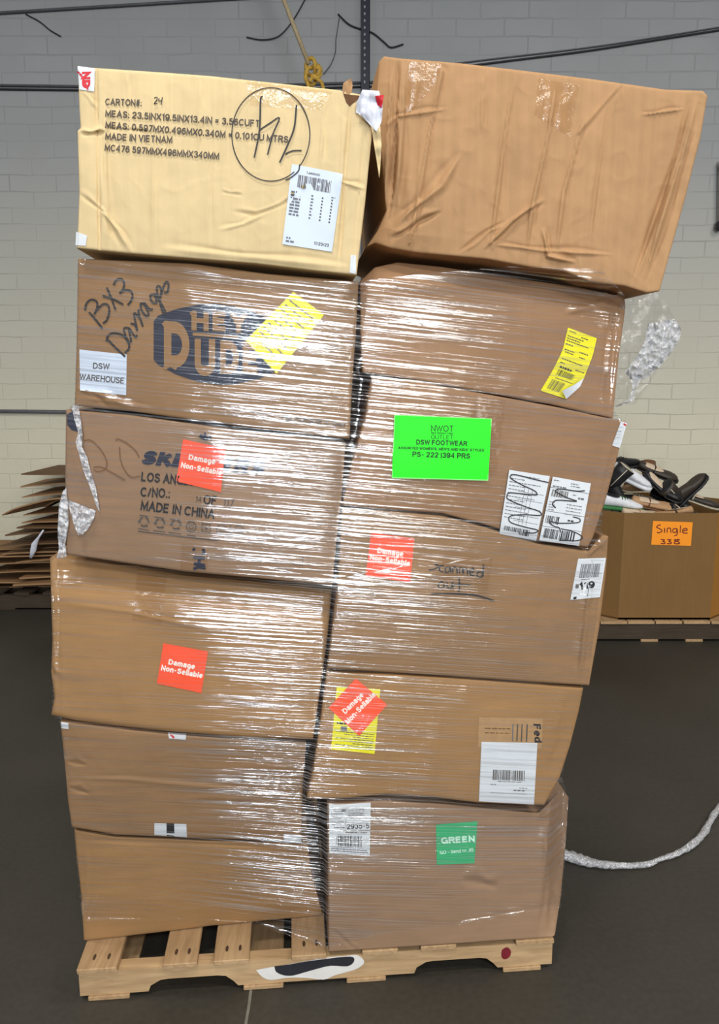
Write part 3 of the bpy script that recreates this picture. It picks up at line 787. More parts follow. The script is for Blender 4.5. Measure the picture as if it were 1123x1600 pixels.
class Decal:
    """faces laid out on the face of one surface, gathered into one mesh with several materials"""
    def __init__(self, key, lift0=.0010, bvh=None, off=0.0):
        self.key = key
        self.bvh = bvh or BOX[key]['bvh']
        self.off = off if bvh else BOX[key]['off']
        self.lift0 = lift0
        self.V, self.F, self.M, self.mats = [], [], [], []
    def mi(self, m):
        if m not in self.mats: self.mats.append(m)
        return self.mats.index(m)
    def put(self, px, lift):
        r = ray(px[0], px[1])
        d = r.normalized()
        hit = self.bvh.ray_cast(EYE, d)
        p = hit[0] if hit[0] is not None else unproj(px[0], px[1], self.off + .004)
        return p - d * (self.lift0 + lift)
    def add(self, P, faces, m, lift=0.0):
        o = len(self.V); k = self.mi(m)
        self.V += [self.put(p, lift) for p in P]
        for f in faces:
            self.F.append(tuple(o + i for i in f)); self.M.append(k)
    def patch(self, mp, m, n=8, k=8, lift=0.0, u0=0, v0=0, u1=1, v1=1):
        P = [mp(u0 + (u1 - u0) * i / n, v0 + (v1 - v0) * j / k) for j in range(k + 1) for i in range(n + 1)]
        F_ = [(j * (n + 1) + i, (j + 1) * (n + 1) + i, (j + 1) * (n + 1) + i + 1, j * (n + 1) + i + 1) for j in range(k) for i in range(n)]
        self.add(P, F_, m, lift)
    def poly(self, pts, m, lift=0.0, step=14):
        bm = bmesh.new()
        bm.faces.new([bm.verts.new((p[0], p[1], 0)) for p in pts])
        bmesh.ops.triangulate(bm, faces=bm.faces[:])
        for _ in range(5):
            e = [x for x in bm.edges if x.calc_length() > step]
            if not e: break
            bmesh.ops.subdivide_edges(bm, edges=e, cuts=1)
            bmesh.ops.triangulate(bm, faces=bm.faces[:])
        bm.verts.index_update()
        self.add([tuple(v.co[:2]) for v in bm.verts], [tuple(v.index for v in f.verts)[::-1] for f in bm.faces], m, lift)
        bm.free()
    def text(self, body, p0, p1, h, m, bold=0.0, lift=.0006, up=None, shear=0.0):
        V, Fc = glyph(body, .15 + bold * 3.2)
        p0 = np.array(p0, float); p1 = np.array(p1, float)
        ex = (p1 - p0); x0, x1 = V[:, 0].min(), V[:, 0].max()
        e = ex / np.hypot(*ex)
        upv = np.array(up, float) if up is not None else np.array([e[1], -e[0]])
        P = [p0 + ex * ((v[0] - x0) / (x1 - x0)) + upv * (v[1] * h / CAP) + e * (shear * v[1] * h / CAP) for v in V]
        self.add(P, [f[::-1] if False else f for f in Fc], m, lift)
    def stroke(self, pts, w, m, lift=.0008, per=5, smooth=True, taper=False):
        pts = smooth_pts(pts, per) if smooth else [np.array(p, float) for p in pts]
        P, F_ = [], []
        n = len(pts)
        for i, p in enumerate(pts):
            d = pts[min(i + 1, n - 1)] - pts[max(i - 1, 0)]
            L = np.hypot(*d) or 1
            nn = np.array([-d[1], d[0]]) / L * w / 2
            if taper: nn = nn * (0.45 + .55 * math.sin(math.pi * min(1, i / n * 1.2 + .1)) )
            P += [p + nn, p - nn]
        F_ = [(2 * i, 2 * i + 1, 2 * i + 3, 2 * i + 2) for i in range(n - 1)]
        self.add(P, F_, m, lift)
    def build(self, name, label=None, parent=None):
        par = parent or BOX[self.key]['ob']
        o = finish(name, self.V, self.F, self.mats, origin=par.matrix_world.translation if parent else BOX[self.key]['org'], parent=par, smooth=True, midx=self.M)
        if label: o['label'] = label
        return o

def quad(tl, tr, br, bl):
    tl, tr, br, bl = [np.array(p, float) for p in (tl, tr, br, bl)]
    return lambda u, v: (1 - v) * ((1 - u) * tl + u * tr) + v * ((1 - u) * bl + u * br)
def bent(left, right):
    return lambda u, v: (1 - u) * poly_at(left, np.array([v]))[0] + u * poly_at(right, np.array([v]))[0]

class Label(Decal):
    def __init__(self, key, mp, paper, **kw):
        super().__init__(key, **kw)
        self.mp = mp
        self.patch(mp, paper, 10, 10)
    def bars(self, u0, v0, u1, v1, n=24, m=None, seed=0, gap=.5):
        rnd = random.Random(seed); u = u0; W_ = (u1 - u0)
        ws = [rnd.choice([1, 1, 1.5, 2.4]) for _ in range(2 * n)]
        tot = sum(ws)
        for i, w in enumerate(ws):
            du = W_ * w / tot
            if i % 2 == 0: self.patch(self.mp, m or M_ink, 1, 2, .0007, u, v0, u + du, v1)
            u += du
    def dash(self, u0, v, u1, h, m=None, seed=0):
        """a line of print too small to read"""
        rnd = random.Random(seed + int(v * 997)); u = u0
        while u < u1:
            du = min(rnd.uniform(.03, .10), u1 - u)
            self.patch(self.mp, m or M_greyprint, 1, 1, .0007, u, v, u + du, v + h)
            u += du + .018
    def rule(self, u0, v0, u1, v1, m=None):
        self.patch(self.mp, m or M_greyprint, 4, 1, .0006, u0, v0, u1, v1)
    def ut(self, body, u0, v0, u1, v1, h, m, bold=0.0):
        self.text(body, self.mp(u0, v0), self.mp(u1, v1), h, m, bold)

def Q(ox, oy, k):                     # a zoomed crop's coordinates back to the frame
    return lambda *pts: [(ox + x * k, oy + y * k) for x, y in pts]

# ---- cream carton
c1 = Q(110, 95, .2226); c2 = Q(330, 120, .2315)
d = Decal('L1', .0026)
for body, p0, p1, h in (('CARTON#:', (164, 164), (221, 166), 10.5), ('MEAS: 23.5INX19.5INX13.4IN = 3.56CUFT', (164, 182), (405, 198), 10.5),
                        ('MEAS: 0.597MX0.496MX0.340M = 0.101CU MTRS', (164, 200), (450, 223), 10.5), ('MADE IN VIETNAM', (164, 218), (269, 223.5), 10.5),
                        ('MC476 597MMX496MMX340MM', (163, 235.5), (342, 249), 10.5)):
    d.text(body, p0, p1, h, M_ink_soft, .012)
d.build('printed_lettering', 'grey printed measurement lines')
d = Decal('L1', .0032)
el = [(423 + 61 * math.cos(a), 210 - 73 * math.sin(a)) for a in np.linspace(math.radians(-42), math.radians(307), 60)]
d.stroke(el, 1.7, M_marker, smooth=False)
d.stroke([(468, 257), (466, 267), (455, 277), (446, 281)], 2.0, M_marker)
for pts, w in ((c2((345, 130), (332, 160), (325, 360), (290, 545)), 2.6), (c2((325, 360), (400, 310), (460, 278), (415, 390), (380, 525)), 2.4),
               (c2((575, 190), (560, 340), (520, 450), (462, 578)), 2.8), (c2((500, 520), (550, 500), (610, 498)), 2.4)):
    d.stroke(pts, w, M_marker)
d.build('pen_writing', 'black pen marks inside a large circle')
d = Decal('L1', .0030)
for pts, w in ((c1((587, 262), (605, 255), (608, 270), (588, 300), (610, 298)), 1.5), (c1((622, 262), (620, 280), (640, 280)), 1.5), (c1((645, 255), (636, 305)), 1.5)):
    d.stroke(pts, w, M_marker)
d.build('pen_number', 'small handwritten carton number')
lb = Label('L1', quad((456, 256), (535.5, 271.5), (518.5, 393.5), (441, 381.5)), M_paper_b, lift0=.0026)
lb.text('TJMM0403', lb.mp(.30, .085), lb.mp(.56, .085), 3.5, M_ink_soft, .01)
lb.bars(.15, .115, .82, .27, 26, M_ink_soft, 1)
for i in range(8):
    lb.dash(.05, .325 + i * .040, .25, .022, M_greyprint, i); lb.dash(.45, .335 + i * .040, .50, .018, M_greyprint, 9 + i)
    lb.patch(lb.mp, M_ink_soft, 1, 1, .0007, .66, .34 + i * .040, .69, .36 + i * .040); lb.dash(.85, .345 + i * .040, .88, .02, M_ink_soft, 30 + i)
lb.dash(.84, .315, .98, .012); lb.dash(.06, .90, .16, .02); lb.dash(.06, .94, .24, .022)
lb.ut('11/23/23', .62, .945, .92, .945, 5, M_ink_soft, .015)
lb.build('shipping_label', 'white carton label with a barcode')
lb = Label('L1', quad((121, 103), (149, 107), (147, 143), (124, 140)), M_paper, lift0=.002)
lb.text('ND', (128, 112), (128, 138), 13, M_red, .04, up=(1, -.05))
lb.stroke([(121, 112), (127, 118), (133, 130), (137, 140)], 3, M_red)
lb.build('printed_tape', 'white tape end with red print')
lb = Label('L1', quad((548, 398), (556, 399), (556, 428), (546, 426)), M_paper, lift0=.002); lb.build('tape_end', 'white tape scrap at the lower corner')
lb = Label('L1', quad((119, 362), (136, 368), (134, 384), (118, 383)), M_paper, lift0=.002); lb.build('tape_end', 'white tape scrap at the lower corner')

# ---- navy logo carton
c = Q(150, 380, .2671)
d = Decal('L2', .0010)
d.poly([(240, 502), (247, 493), (275, 483), (308, 476), (335, 474), (365, 478), (400, 489), (432, 503), (440, 511), (441, 570), (436, 579), (405, 592), (370, 600), (345, 602), (310, 597), (275, 585), (247, 570), (240, 562)], M_navy)
for ch, p0, p1, h in (('H', (299, 516), (326, 517.5), 30), ('E', (332, 517), (352, 518), 31), ('Y', (359, 519), (386, 520.5), 30),
                      ('D', (256, 573), (296, 576), 72), ('U', (304, 587), (336, 588), 58), ('D', (344, 584), (373, 585), 52), ('E', (379, 583), (402, 584.5), 50)):
    d.text(ch, p0, p1, h, M_kraft_h, .035, up=(0, -1), lift=.0010)
d.stroke([(301, 522), (336, 524.5), (372, 527)], 5, M_kraft_h, lift=.0010)
for p in ([(254, 508), (262, 504), (262, 514)], [(256, 576), (266, 571), (276, 576)], [(298, 492), (303, 488), (305, 494)]):
    d.stroke(p, 6, M_kraft_h, lift=.0010)
d.text('HEYDUDE.COM', (440, 655), (538, 668), 8, M_ink_soft, .01)
d.build('printed_logo', 'dark navy oval logo with tan lettering')
c = Q(110, 400, .1514)
d = Decal('L2', .0016)
for pts in (c((190, 580), (230, 620), (330, 745)), c((150, 560), (165, 490), (215, 450), (270, 470), (275, 530), (245, 605)), c((262, 570), (330, 500), (385, 505), (400, 570), (375, 660), (335, 695)),
            c((375, 325), (420, 430), (465, 555)), c((330, 410), (430, 440), (545, 500)), c((445, 300), (470, 250), (520, 235), (552, 270), (545, 335), (505, 385)), c((505, 385), (560, 352), (620, 360), (640, 410), (620, 470), (590, 505)),
            c((375, 850), (450, 930), (565, 1040)), c((370, 880), (390, 820), (450, 795), (540, 820), (600, 900), (600, 960), (560, 1000)),
            c((600, 740), (555, 745), (560, 800), (600, 880), (625, 870), (600, 740), (665, 830), (690, 815)), c((620, 695), (665, 710), (690, 770), (655, 590), (720, 650), (745, 725), (700, 575), (715, 560)),
            c((760, 500), (725, 490), (735, 560), (780, 615), (805, 590), (755, 480), (820, 550), (850, 545)), c((870, 395), (825, 405), (840, 470), (890, 480), (870, 390), (930, 480), (980, 580), (955, 585), (905, 420)),
            c((905, 440), (890, 330), (915, 310), (935, 350), (925, 440)), c((935, 400), (965, 300), (995, 265), (1012, 300), (1000, 370), (965, 375))):
    d.stroke(pts, 3.2, M_marker)
d.build('marker_writing', 'black marker note')
lb = Label('L2', quad((124, 546), (198, 554), (197, 617.5), (125, 610)), M_paper_b, lift0=.0018)
lb.text('DSW', (145, 576), (171, 577.5), 9.5, M_ink_soft, .005); lb.text('WAREHOUSE', (123.5, 593), (193, 599.5), 9.5, M_ink_soft, .005)
lb.build('paper_label', 'white paper label with two printed words')
lb = Label('L2', quad((458, 456), (506, 492), (432, 584), (384, 532)), M_yellow, lift0=.0020)
for i in range(9): lb.dash(.08, .12 + i * .09, .85, .02, M_greyprint, i)
lb.build('yellow_label', 'tilted yellow label')

# ---- block lettering carton
c = Q(200, 680, .2493)
d = Decal('L3')
d.text('SKECHERS', (219, 725), (410, 742), 22, M_navy, .055, shear=.28)
d.text('LOS ANGELES', (220, 752), (323, 761), 15, M_ink, .015)
d.text('C/NO.:', (219, 776), (265, 778.5), 15, M_ink, .015)
d.text('OF', (317, 788), (337, 790), 15, M_ink, .015); d.text('117', (348, 790), (365, 792), 11, M_ink_soft)
d.text('14', (305, 784), (314, 785), 9, M_ink_soft)
d.text('MADE IN CHINA', (219, 797), (335, 811), 15, M_ink, .015)
for cx, cy in ((225, 815), (250, 817.6), (275, 819.6)):
    for k in range(3):
        a0 = math.radians(90 + 120 * k)
        p = [np.array((cx + 7 * math.cos(a0 + s_), cy - 7 * math.sin(a0 + s_))) for s_ in (.25, .8, 1.45)]
        d.stroke([tuple(x) for x in p], 2.6, M_ink_soft, per=3)
        t_ = p[-1]; dr = (p[-1] - p[-2]) / np.hypot(*(p[-1] - p[-2])); nn = np.array([-dr[1], dr[0]])
        d.poly([tuple(t_ + nn * 3), tuple(t_ + dr * 4), tuple(t_ - nn * 3)], M_ink_soft, .0008)
for cx, cy in ((298.5, 823), (346, 827), (373, 829)):
    d.stroke([(cx + 7.5 * math.cos(a), cy + 7.5 * math.sin(a)) for a in np.linspace(0, 2 * math.pi, 22)], 1.6, M_ink_soft, smooth=False)
    d.stroke([(cx - 4, cy + 1), (cx, cy + 4), (cx + 4, cy + 1)], 1.4, M_ink_soft); d.stroke([(cx - 4, cy - 2), (cx + 4, cy - 2)], 1.4, M_ink_soft)
d.stroke([(316, 818), (329, 820), (328, 832), (315, 830), (316, 818)], 1.8, M_ink_soft, smooth=False)
d.stroke([(319, 825), (325, 826)], 2, M_ink_soft); d.stroke([(322, 821), (321.5, 829)], 1.6, M_ink_soft)
for x0, x1 in ((216, 233), (239, 258), (263, 283), (292, 306)):
    y0 = 812 + (x0 - 216) * .125
    d.stroke([(x0 + 2, y0 - 7), (x1 - 2, y0 - 5)], 1.5, M_ink_soft); d.stroke([(x0, y0 + 14), (x1, y0 + 16.5)], 1.4, M_ink_soft)
d.stroke([(215, 830), (280, 838), (341, 845)], 1.7, M_ink_soft); d.stroke([(360, 818), (359, 845)], 1.5, M_ink_soft)
d.build('printed_lettering', 'black block lettering and recycling symbols')
d = Decal('L3')
d.stroke([(473, 870), (472, 883), (458, 881)], 1.5, M_ink_soft, smooth=False)
d.build('printed_corner_mark')
d = Decal('L3')
for pts in (c((405, 710), (418, 722)), c((470, 712), (478, 740), (462, 742)), c((410, 765), (480, 772)), c((412, 805), (482, 815)), c((450, 770), (440, 812)), c((410, 840), (440, 826), (485, 833))):
    d.stroke(pts, 5, M_navy, smooth=False)
d.build('printed_mark', 'partial navy letter on the lower flap')
d = Decal('L3')
d.stroke([(312, 680), (318, 684), (330, 684)], 6, M_navy); d.stroke([(320, 676), (321, 688)], 4, M_navy)
d.build('printed_mark', 'partial navy letter on the upper flap')
c = Q(90, 630, .1692)
d = Decal('L3', .0014)
for pts in (c((245, 345), (300, 340), (370, 395), (430, 480), (455, 560), (430, 615), (370, 630), (330, 612)), c((330, 592), (400, 590), (500, 640), (620, 710)),
            c((535, 345), (560, 330), (640, 370), (720, 440), (752, 500)), c((570, 400), (580, 520), (620, 620), (680, 682), (762, 675))):
    d.stroke(pts, 1.8, M_pen)
d.build('pen_writing', 'thin brown pen loops')
d = Decal('L3', .0012)
d.poly([(104, 641), (116, 642), (119, 655), (124, 668), (122, 675), (112, 672), (105, 664)], M_navy)
d.build('printed_mark', 'dark printed patch at the corner')

def damage(key, q, t0, t1, h, lift0=.0020):
    lb = Label(key, quad(*q), M_orange, lift0=lift0)
    lb.text('Damage', *t0, h, M_white, .03); lb.text('Non-Sellable', *t1, h, M_white, .03)
    return lb.build('damage_sticker', 'orange red square sticker with two white words')
damage('L3', ((286, 686), (352, 701), (345, 769), (275, 752)), ((294, 718), (336, 726)), ((282, 730.5), (346, 743)), 8.6)
damage('L4', ((255, 1005), (325, 1018), (314.5, 1083), (245, 1068)), ((262.5, 1038), (304, 1046)), ((251, 1047.5), (316, 1060)), 8.6)
damage('R4', ((579.7, 832.4), (647, 841), (641, 910), (571, 900)), ((589, 864), (629.5, 870)), ((577, 874.5), (640, 885)), 8.6)

# ---- peeling yellow label
c = Q(760, 500, .2375)
lb = Label('R2', bent(c((535, 50), (500, 200), (430, 340), (355, 465)), c((725, 120), (700, 230), (640, 385), (525, 520))), M_yellow, lift0=.002)
for v_, u0, u1 in ((.03, .08, .3), (.06, .5, .75), (.10, .05, .6), (.135, .05, .5), (.17, .05, .8), (.22, .05, .3), (.27, .55, .85), (.30, .05, .4), (.335, .1, .4), (.34, .6, .8), (.44, .1, .8), (.50, .1, .25), (.53, .65, .95)):
    lb.dash(u0, v_, u1, .014, M_ink_soft, int(v_ * 100))
lb.dash(.15, .555, .55, .03, M_ink, 3); lb.bars(.16, .61, .72, .70, 16, M_ink, 4); lb.dash(.2, .74, .8, .012, M_ink_soft)
lb.bars(.15, .78, .62, .94, 18, M_ink_soft, 5)
lb.build('yellow_label', 'curved yellow shipping label')
a, b_, c3, e = [unproj(x, y, o_) for x, y, o_ in ((912, 591, -.010), (906, 604, -.024), (884.7, 623.5, -.010), (878, 611, -.022))]
finish('peeled_corner', [a, b_, c3, e, (a + e) / 2 + NB * -.008], [(0, 1, 2, 4), (4, 2, 3)], M_paper, origin=BOX['R2']['org'], parent=BOX['R2']['ob'])['label'] = 'white underside of the curled label corner'

# ---- two white labels, squiggled over
c = Q(780, 730, .1336)
lb = Label('R3', quad(*c((115, 30), (590, 105), (430, 860), (0, 780))), M_paper, lift0=.008)
for i in range(13): lb.dash(.05, .06 + i * .055, .05 + random.Random(i).uniform(.3, .8), .012, M_greyprint, i)
for u in (.45, .55, .65): lb.rule(u, .25, u + .008, .8)
for v_ in (.3, .42, .54, .66, .75): lb.rule(.3, v_, .95, v_ + .006)
lb.bars(.10, .86, .80, .96, 22, M_ink, 2)
lb.stroke(c((575, 180), (400, 140), (200, 90), (140, 95), (135, 130), (250, 200), (400, 270), (440, 310), (420, 325), (250, 310), (120, 300), (90, 330), (110, 380), (300, 460), (450, 510), (490, 545), (460, 565), (300, 555), (150, 565), (110, 600), (140, 650), (300, 700), (430, 730), (450, 750), (400, 770), (300, 765)), 1.8, M_marker, lift=.0012)
lb.build('shipping_label', 'white label with table rows under a long pen squiggle')
lb = Label('R3', quad(*c((625, 110), (1070, 190), (930, 920), (465, 855))), M_paper, lift0=.008)
lb.dash(.05, .04, .2, .015); lb.dash(.5, .05, .7, .015); lb.dash(.5, .09, .75, .012); lb.dash(.05, .13, .4, .02)
lb.rule(0, .16, 1, .167); lb.bars(.06, .19, .50, .30, 14, M_ink_soft, 3); lb.dash(.6, .22, .7, .012); lb.dash(.75, .25, .9, .03)
for i in range(4): lb.dash(.05, .38 + .04 * i, .2, .012); lb.dash(.5, .38 + .05 * i, .9, .012)
lb.rule(0, .53, 1, .537); lb.bars(.05, .60, .40, .72, 10, M_ink, 6); lb.dash(.6, .62, .75, .025, M_ink); lb.rule(0, .77, 1, .777)
lb.bars(.08, .80, .45, .95, 14, M_ink, 7); lb.bars(.47, .80, .86, .95, 9, M_ink, 8)
lb.stroke(c((1000, 275), (900, 280), (720, 255), (660, 270), (680, 300), (800, 360), (905, 400), (700, 385), (640, 400), (625, 440), (660, 475)), 1.9, M_marker, lift=.0012)
lb.stroke(c((860, 580), (930, 600), (945, 630), (900, 650), (700, 655), (600, 635), (590, 655), (640, 690), (700, 710), (712, 760)), 1.7, M_marker, lift=.0012)
lb.stroke(c((720, 720), (850, 750), (940, 790), (970, 830), (900, 860), (700, 855)), 1.6, M_marker, lift=.0012)
lb.build('shipping_label', 'white label with several barcodes under pen scribbles')
lb = Label('R3', quad((970, 658), (979, 661), (968, 700), (956, 696)), M_paper, lift0=.002); lb.stroke([(974, 662), (978, 665)], 2.5, M_red); lb.build('tape_end', 'white tape scrap with red dots')

# ---- scanned out carton
c = Q(560, 820, .2137)
d = Decal('R4', .0014)
for pts in (c((515, 330), (555, 325), (585, 300), (555, 288)), c((625, 300), (598, 302), (592, 335), (622, 345)), c((668, 312), (640, 312), (635, 345), (660, 345), (670, 312), (676, 352)), c((690, 352), (690, 312), (715, 317), (720, 357)),
            c((738, 357), (738, 317), (758, 318), (763, 362)), c((768, 362), (770, 322), (792, 324), (797, 367)), c((815, 348), (845, 342), (835, 317), (812, 337), (820, 367), (850, 367)), c((900, 347), (872, 347), (868, 375), (900, 378), (914, 290), (908, 382)),
            c((605, 413), (582, 440), (600, 466), (626, 450), (615, 420), (600, 415)), c((650, 420), (650, 455), (680, 457), (687, 420), (692, 464)), c((735, 385), (738, 440), (733, 492)), c((690, 435), (750, 435), (820, 442))):
    d.stroke(pts, 2.4, M_marker)
d.stroke(c((530, 505), (700, 505), (850, 515), (990, 555)), 2.8, M_marker)
d.build('marker_writing', 'two handwritten words with an underline')
c = Q(880, 860, .0712)
lb = Label('R4', quad((903, 873), (946.5, 871.5), (937, 933), (890.7, 937.6)), M_paper, lift0=.002)
lb.bars(.16, .14, .86, .48, 22, M_greyprint, 11); lb.rule(.25, .51, .55, .525)
lb.text('119', (906, 922), (930, 918), 11, M_ink, .03); lb.text('#', (899, 920), (905, 919), 7, M_ink_soft)
lb.patch(lb.mp, M_ink, 2, 2, .0007, .10, .93, .20, .99); lb.rule(.56, .70, .58, .95)
lb.build('number_label', 'white number label folded at the corner')

# ---- diamond sticker carton
lb = Label('R5', quad((526, 1072.5), (594, 1077), (585, 1178), (517, 1171)), M_yellow, lift0=.0015)
lb.dash(.08, .56, .3, .03, M_ink, 1)
lb.patch(lb.mp, M_greyprint, 3, 3, .0007, .18, .62, .32, .69)
for i in range(8): lb.dash(.08 + (i % 3) * .2, .70 + i * .034, .95, .012, M_ink_soft, i + 3)
lb.build('yellow_label', 'yellow label under the diamond sticker')
lb = Label('R5', quad((555.6, 1060), (605, 1101), (561, 1150), (513, 1106)), M_orange, lift0=.0032)
lb.text('Damage', (539.5, 1116), (569, 1087), 8.6, M_white, .02); lb.text('Non-Sellable', (544, 1132), (588, 1086), 8.6, M_white, .02)
lb.build('damage_sticker', 'orange red sticker turned into a diamond')
M_pouch = plain('dusty_clear_pouch', (176, 140, 100), 0.28, 0.08, 60, 0.5)
c = Q(730, 1110, .1248)
lb = Label('R5', quad(*c((145, 85), (945, 100), (930, 480), (130, 460))), M_pouch, lift0=.0012)
for u in (.53, .60, .67, .75): lb.patch(lb.mp, M_greyprint if u < .56 else M_ink_soft, 2, 6, .0006, u, .20, u + .018, .78)
for v_ in (.35, .5): lb.dash(.1, v_, .5, .03, M_pen)
lb.text('Fed', (833, 1131), (835, 1160), 11.5, M_ink, .02, up=(1, .05))
lb.build('document_pouch', 'clear document pouch with rotated dark letters')
lb = Label('R5', quad((752, 1159), (839.5, 1161), (834, 1257), (748, 1252)), M_paper, lift0=.0026)
lb.bars(.23, .46, .81, .63, 26, M_ink_soft, 12); lb.dash(.33, .645, .75, .01, M_greyprint); lb.dash(.2, .70, .3, .012, M_greyprint); lb.dash(.72, .74, .86, .012); lb.dash(.62, .78, .84, .016, M_ink_soft); lb.rule(.2, .84, .86, .845)
for i in range(5): lb.rule(.08, .10 + .05 * i, .9, .103 + .05 * i, M_paper_b)
lb.build('shipping_label', 'large white label with one barcode')

# ---- small labels of the lower cartons
lb = Label('L5', quad((241, 1286), (291, 1287.5), (292, 1308.5), (241, 1304.5)), M_paper, lift0=.002)
lb.patch(lb.mp, M_ink, 2, 3, .0007, .38, 0, .62, 1); lb.build('small_label', 'small white label with a black bar')
lb = Label('L5', quad((443, 1303), (471, 1305), (471, 1317), (444, 1315.5)), M_paper, lift0=.002); lb.dash(.4, .3, .95, .12, M_ink_soft); lb.build('small_label', 'small white label at the corner')
lb = Label('L5', quad((262, 1144), (291, 1146), (290, 1156), (264, 1154)), M_paper, lift0=.002); lb.stroke([(266, 1147), (272, 1153)], 3, M_red); lb.build('tape_end', 'white tape scrap with a red mark')
lb = Label('L5', quad((95, 1128), (107, 1130), (107, 1139), (96, 1138)), M_paper, lift0=.002); lb.build('tape_end', 'white tape scrap')

# ---- green sticker carton
lb = Label('R6', quad((514, 1258), (579, 1254), (577.5, 1338), (514.4, 1333)), M_paper, lift0=.002)
lb.rule(0, .28, 1, .288); lb.rule(.40, .06, .41, .5); lb.rule(0, .51, 1, .52, M_ink_soft); lb.rule(.2, .60, 1, .606); lb.rule(0, .86, 1, .868)
for v_ in (.10, .14, .17, .20): lb.dash(.05, v_ + .04, .35, .012, M_greyprint, int(v_ * 100)); lb.dash(.45, v_ + .02, .85, .016, M_ink_soft, int(v_ * 70))
lb.patch(lb.mp, M_greyprint, 2, 2, .0007, .30, .10, .39, .15)
lb.dash(.06, .34, .35, .018, M_ink_soft); lb.dash(.06, .40, .15, .014); lb.dash(.12, .46, .38, .02, M_ink_soft)
lb.text('2935-5', (541.5, 1295.5), (577, 1294.5), 8, M_ink, .01)
lb.dash(.4, .55, .92, .025, M_ink_soft); lb.bars(.18, .63, .82, .84, 20, M_ink, 21)
for v_ in (.89, .93): lb.dash(.05, v_, .95, .02, M_greyprint, int(v_ * 100))
lb.build('shipping_label', 'white label with a barcode and black digits')
lb = Label('R6', quad((681, 1288.5), (746, 1283), (741, 1349), (682, 1351)), M_green, lift0=.002)
lb.text('GREEN', (689, 1318.5), (742, 1315.5), 10, M_mint, .03); lb.text('GO - Send to JIS', (687, 1335), (740, 1330.5), 5.4, M_mint, .01)
lb.build('green_sticker', 'green square sticker with white words')

# ---- packing tape (glossy tan film on the board)
def tape_mat():
    m, nt, out = nodes_of('packing_tape')
    g = N(nt, 'ShaderNodeBsdfGlossy'); g.inputs['Roughness'].default_value = .16
    tc = N(nt, 'ShaderNodeTexCoord'); no = N(nt, 'ShaderNodeTexNoise'); no.inputs['Scale'].default_value = 45; no.inputs['Detail'].default_value = 3
    nt.links.new(tc.outputs['Object'], no.inputs['Vector'])
    bp = N(nt, 'ShaderNodeBump'); bp.inputs['Strength'].default_value = .5; bp.inputs['Distance'].default_value = .004
    nt.links.new(no.outputs['Fac'], bp.inputs['Height']); nt.links.new(bp.outputs[0], g.inputs['Normal'])
    t = N(nt, 'ShaderNodeBsdfTransparent'); t.inputs['Color'].default_value = (.96, .93, .88, 1)
    mx = N(nt, 'ShaderNodeMixShader'); mx.inputs[0].default_value = .032
    nt.links.new(t.outputs[0], mx.inputs[1]); nt.links.new(g.outputs[0], mx.inputs[2]); nt.links.new(mx.outputs[0], out.inputs[0])
    return m
M_tape = tape_mat()
for key, q in (('L4', ((216, 880), (262, 888), (252, 978), (206, 970))), ('L3', ((284, 850), (326, 858), (323, 896), (281, 890))), ('R3', ((742, 615), (790, 624), (775, 745), (718, 735))),
               ('R4', ((690, 860), (770, 872), (760, 930), (690, 925))), ('R1', ((840, 122), (905, 133), (890, 215), (835, 180))), ('R1', ((640, 96), (690, 100), (680, 130), (630, 190))), ('L1', ((385, 126), (520, 142), (500, 172), (390, 165)))):
    lb = Label(key, quad(*q), M_tape, lift0=.0010); lb.build('packing_tape', 'strip of glossy clear tape')

# torn corner of the cream carton
M_torn = plain('torn_tape', (214, 216, 226), 0.45, 0.12, 60)
def rag(pts_left, pts_right, off0, off1, mat, amp, name, label, key, n=14, k=8):
    V, Fc = [], []
    for j in range(n + 1):
        l = poly_at(pts_left, np.array([j / n]))[0]; r = poly_at(pts_right, np.array([j / n]))[0]
        for i in range(k + 1):
            p = l + (r - l) * i / k
            o_ = off0 + (off1 - off0) * j / n + amp * noise.noise(Vector((p[0] / 6, p[1] / 14, 3)))
            V.append(unproj(p[0], p[1], o_))
    for j in range(n):
        for i in range(k):
            q = j * (k + 1) + i; Fc.append((q, q + k + 1, q + k + 2, q + 1))
    o = finish(name, V, Fc, mat, origin=BOX[key]['org'], parent=BOX[key]['ob'])
    o['label'] = label
    return o
rag([(566, 140), (557, 160), (556, 176), (562, 178)], [(592, 142), (598, 165), (596, 190), (588, 206)], -.05, -.045, M_torn, .014, 'torn_tape', 'crumpled white tape at the torn top corner', 'L1')
rag([(586, 150), (590, 165)], [(600, 148), (596, 168)], -.055, -.05, M_red, .01, 'tape_print', 'red print on the crumpled tape', 'L1', 5, 4)
rag([(580, 198), (584, 225), (590, 262), (592, 276)], [(594, 196), (596, 225), (594, 262), (592.5, 278)], -.045, -.04, M_cream, .008, 'torn_flap', 'torn strip of board hanging from the corner', 'L1')
rag([(536, 130), (535, 140), (537, 150)], [(548, 122), (551, 132), (549, 146)], -.03, -.03, M_kraft, .008, 'torn_flap', 'small torn board flap standing up at the top edge', 'L1', 6, 4)
M_shade = plain('torn_board_inside', (96, 66, 42), .9, .2)
d = Decal('L1', .0016)
d.poly([(536, 146), (548, 148), (566, 150), (556, 158), (546, 166), (541, 160)], M_shade)
d.build('torn_hole', 'dark torn hole below the top edge')

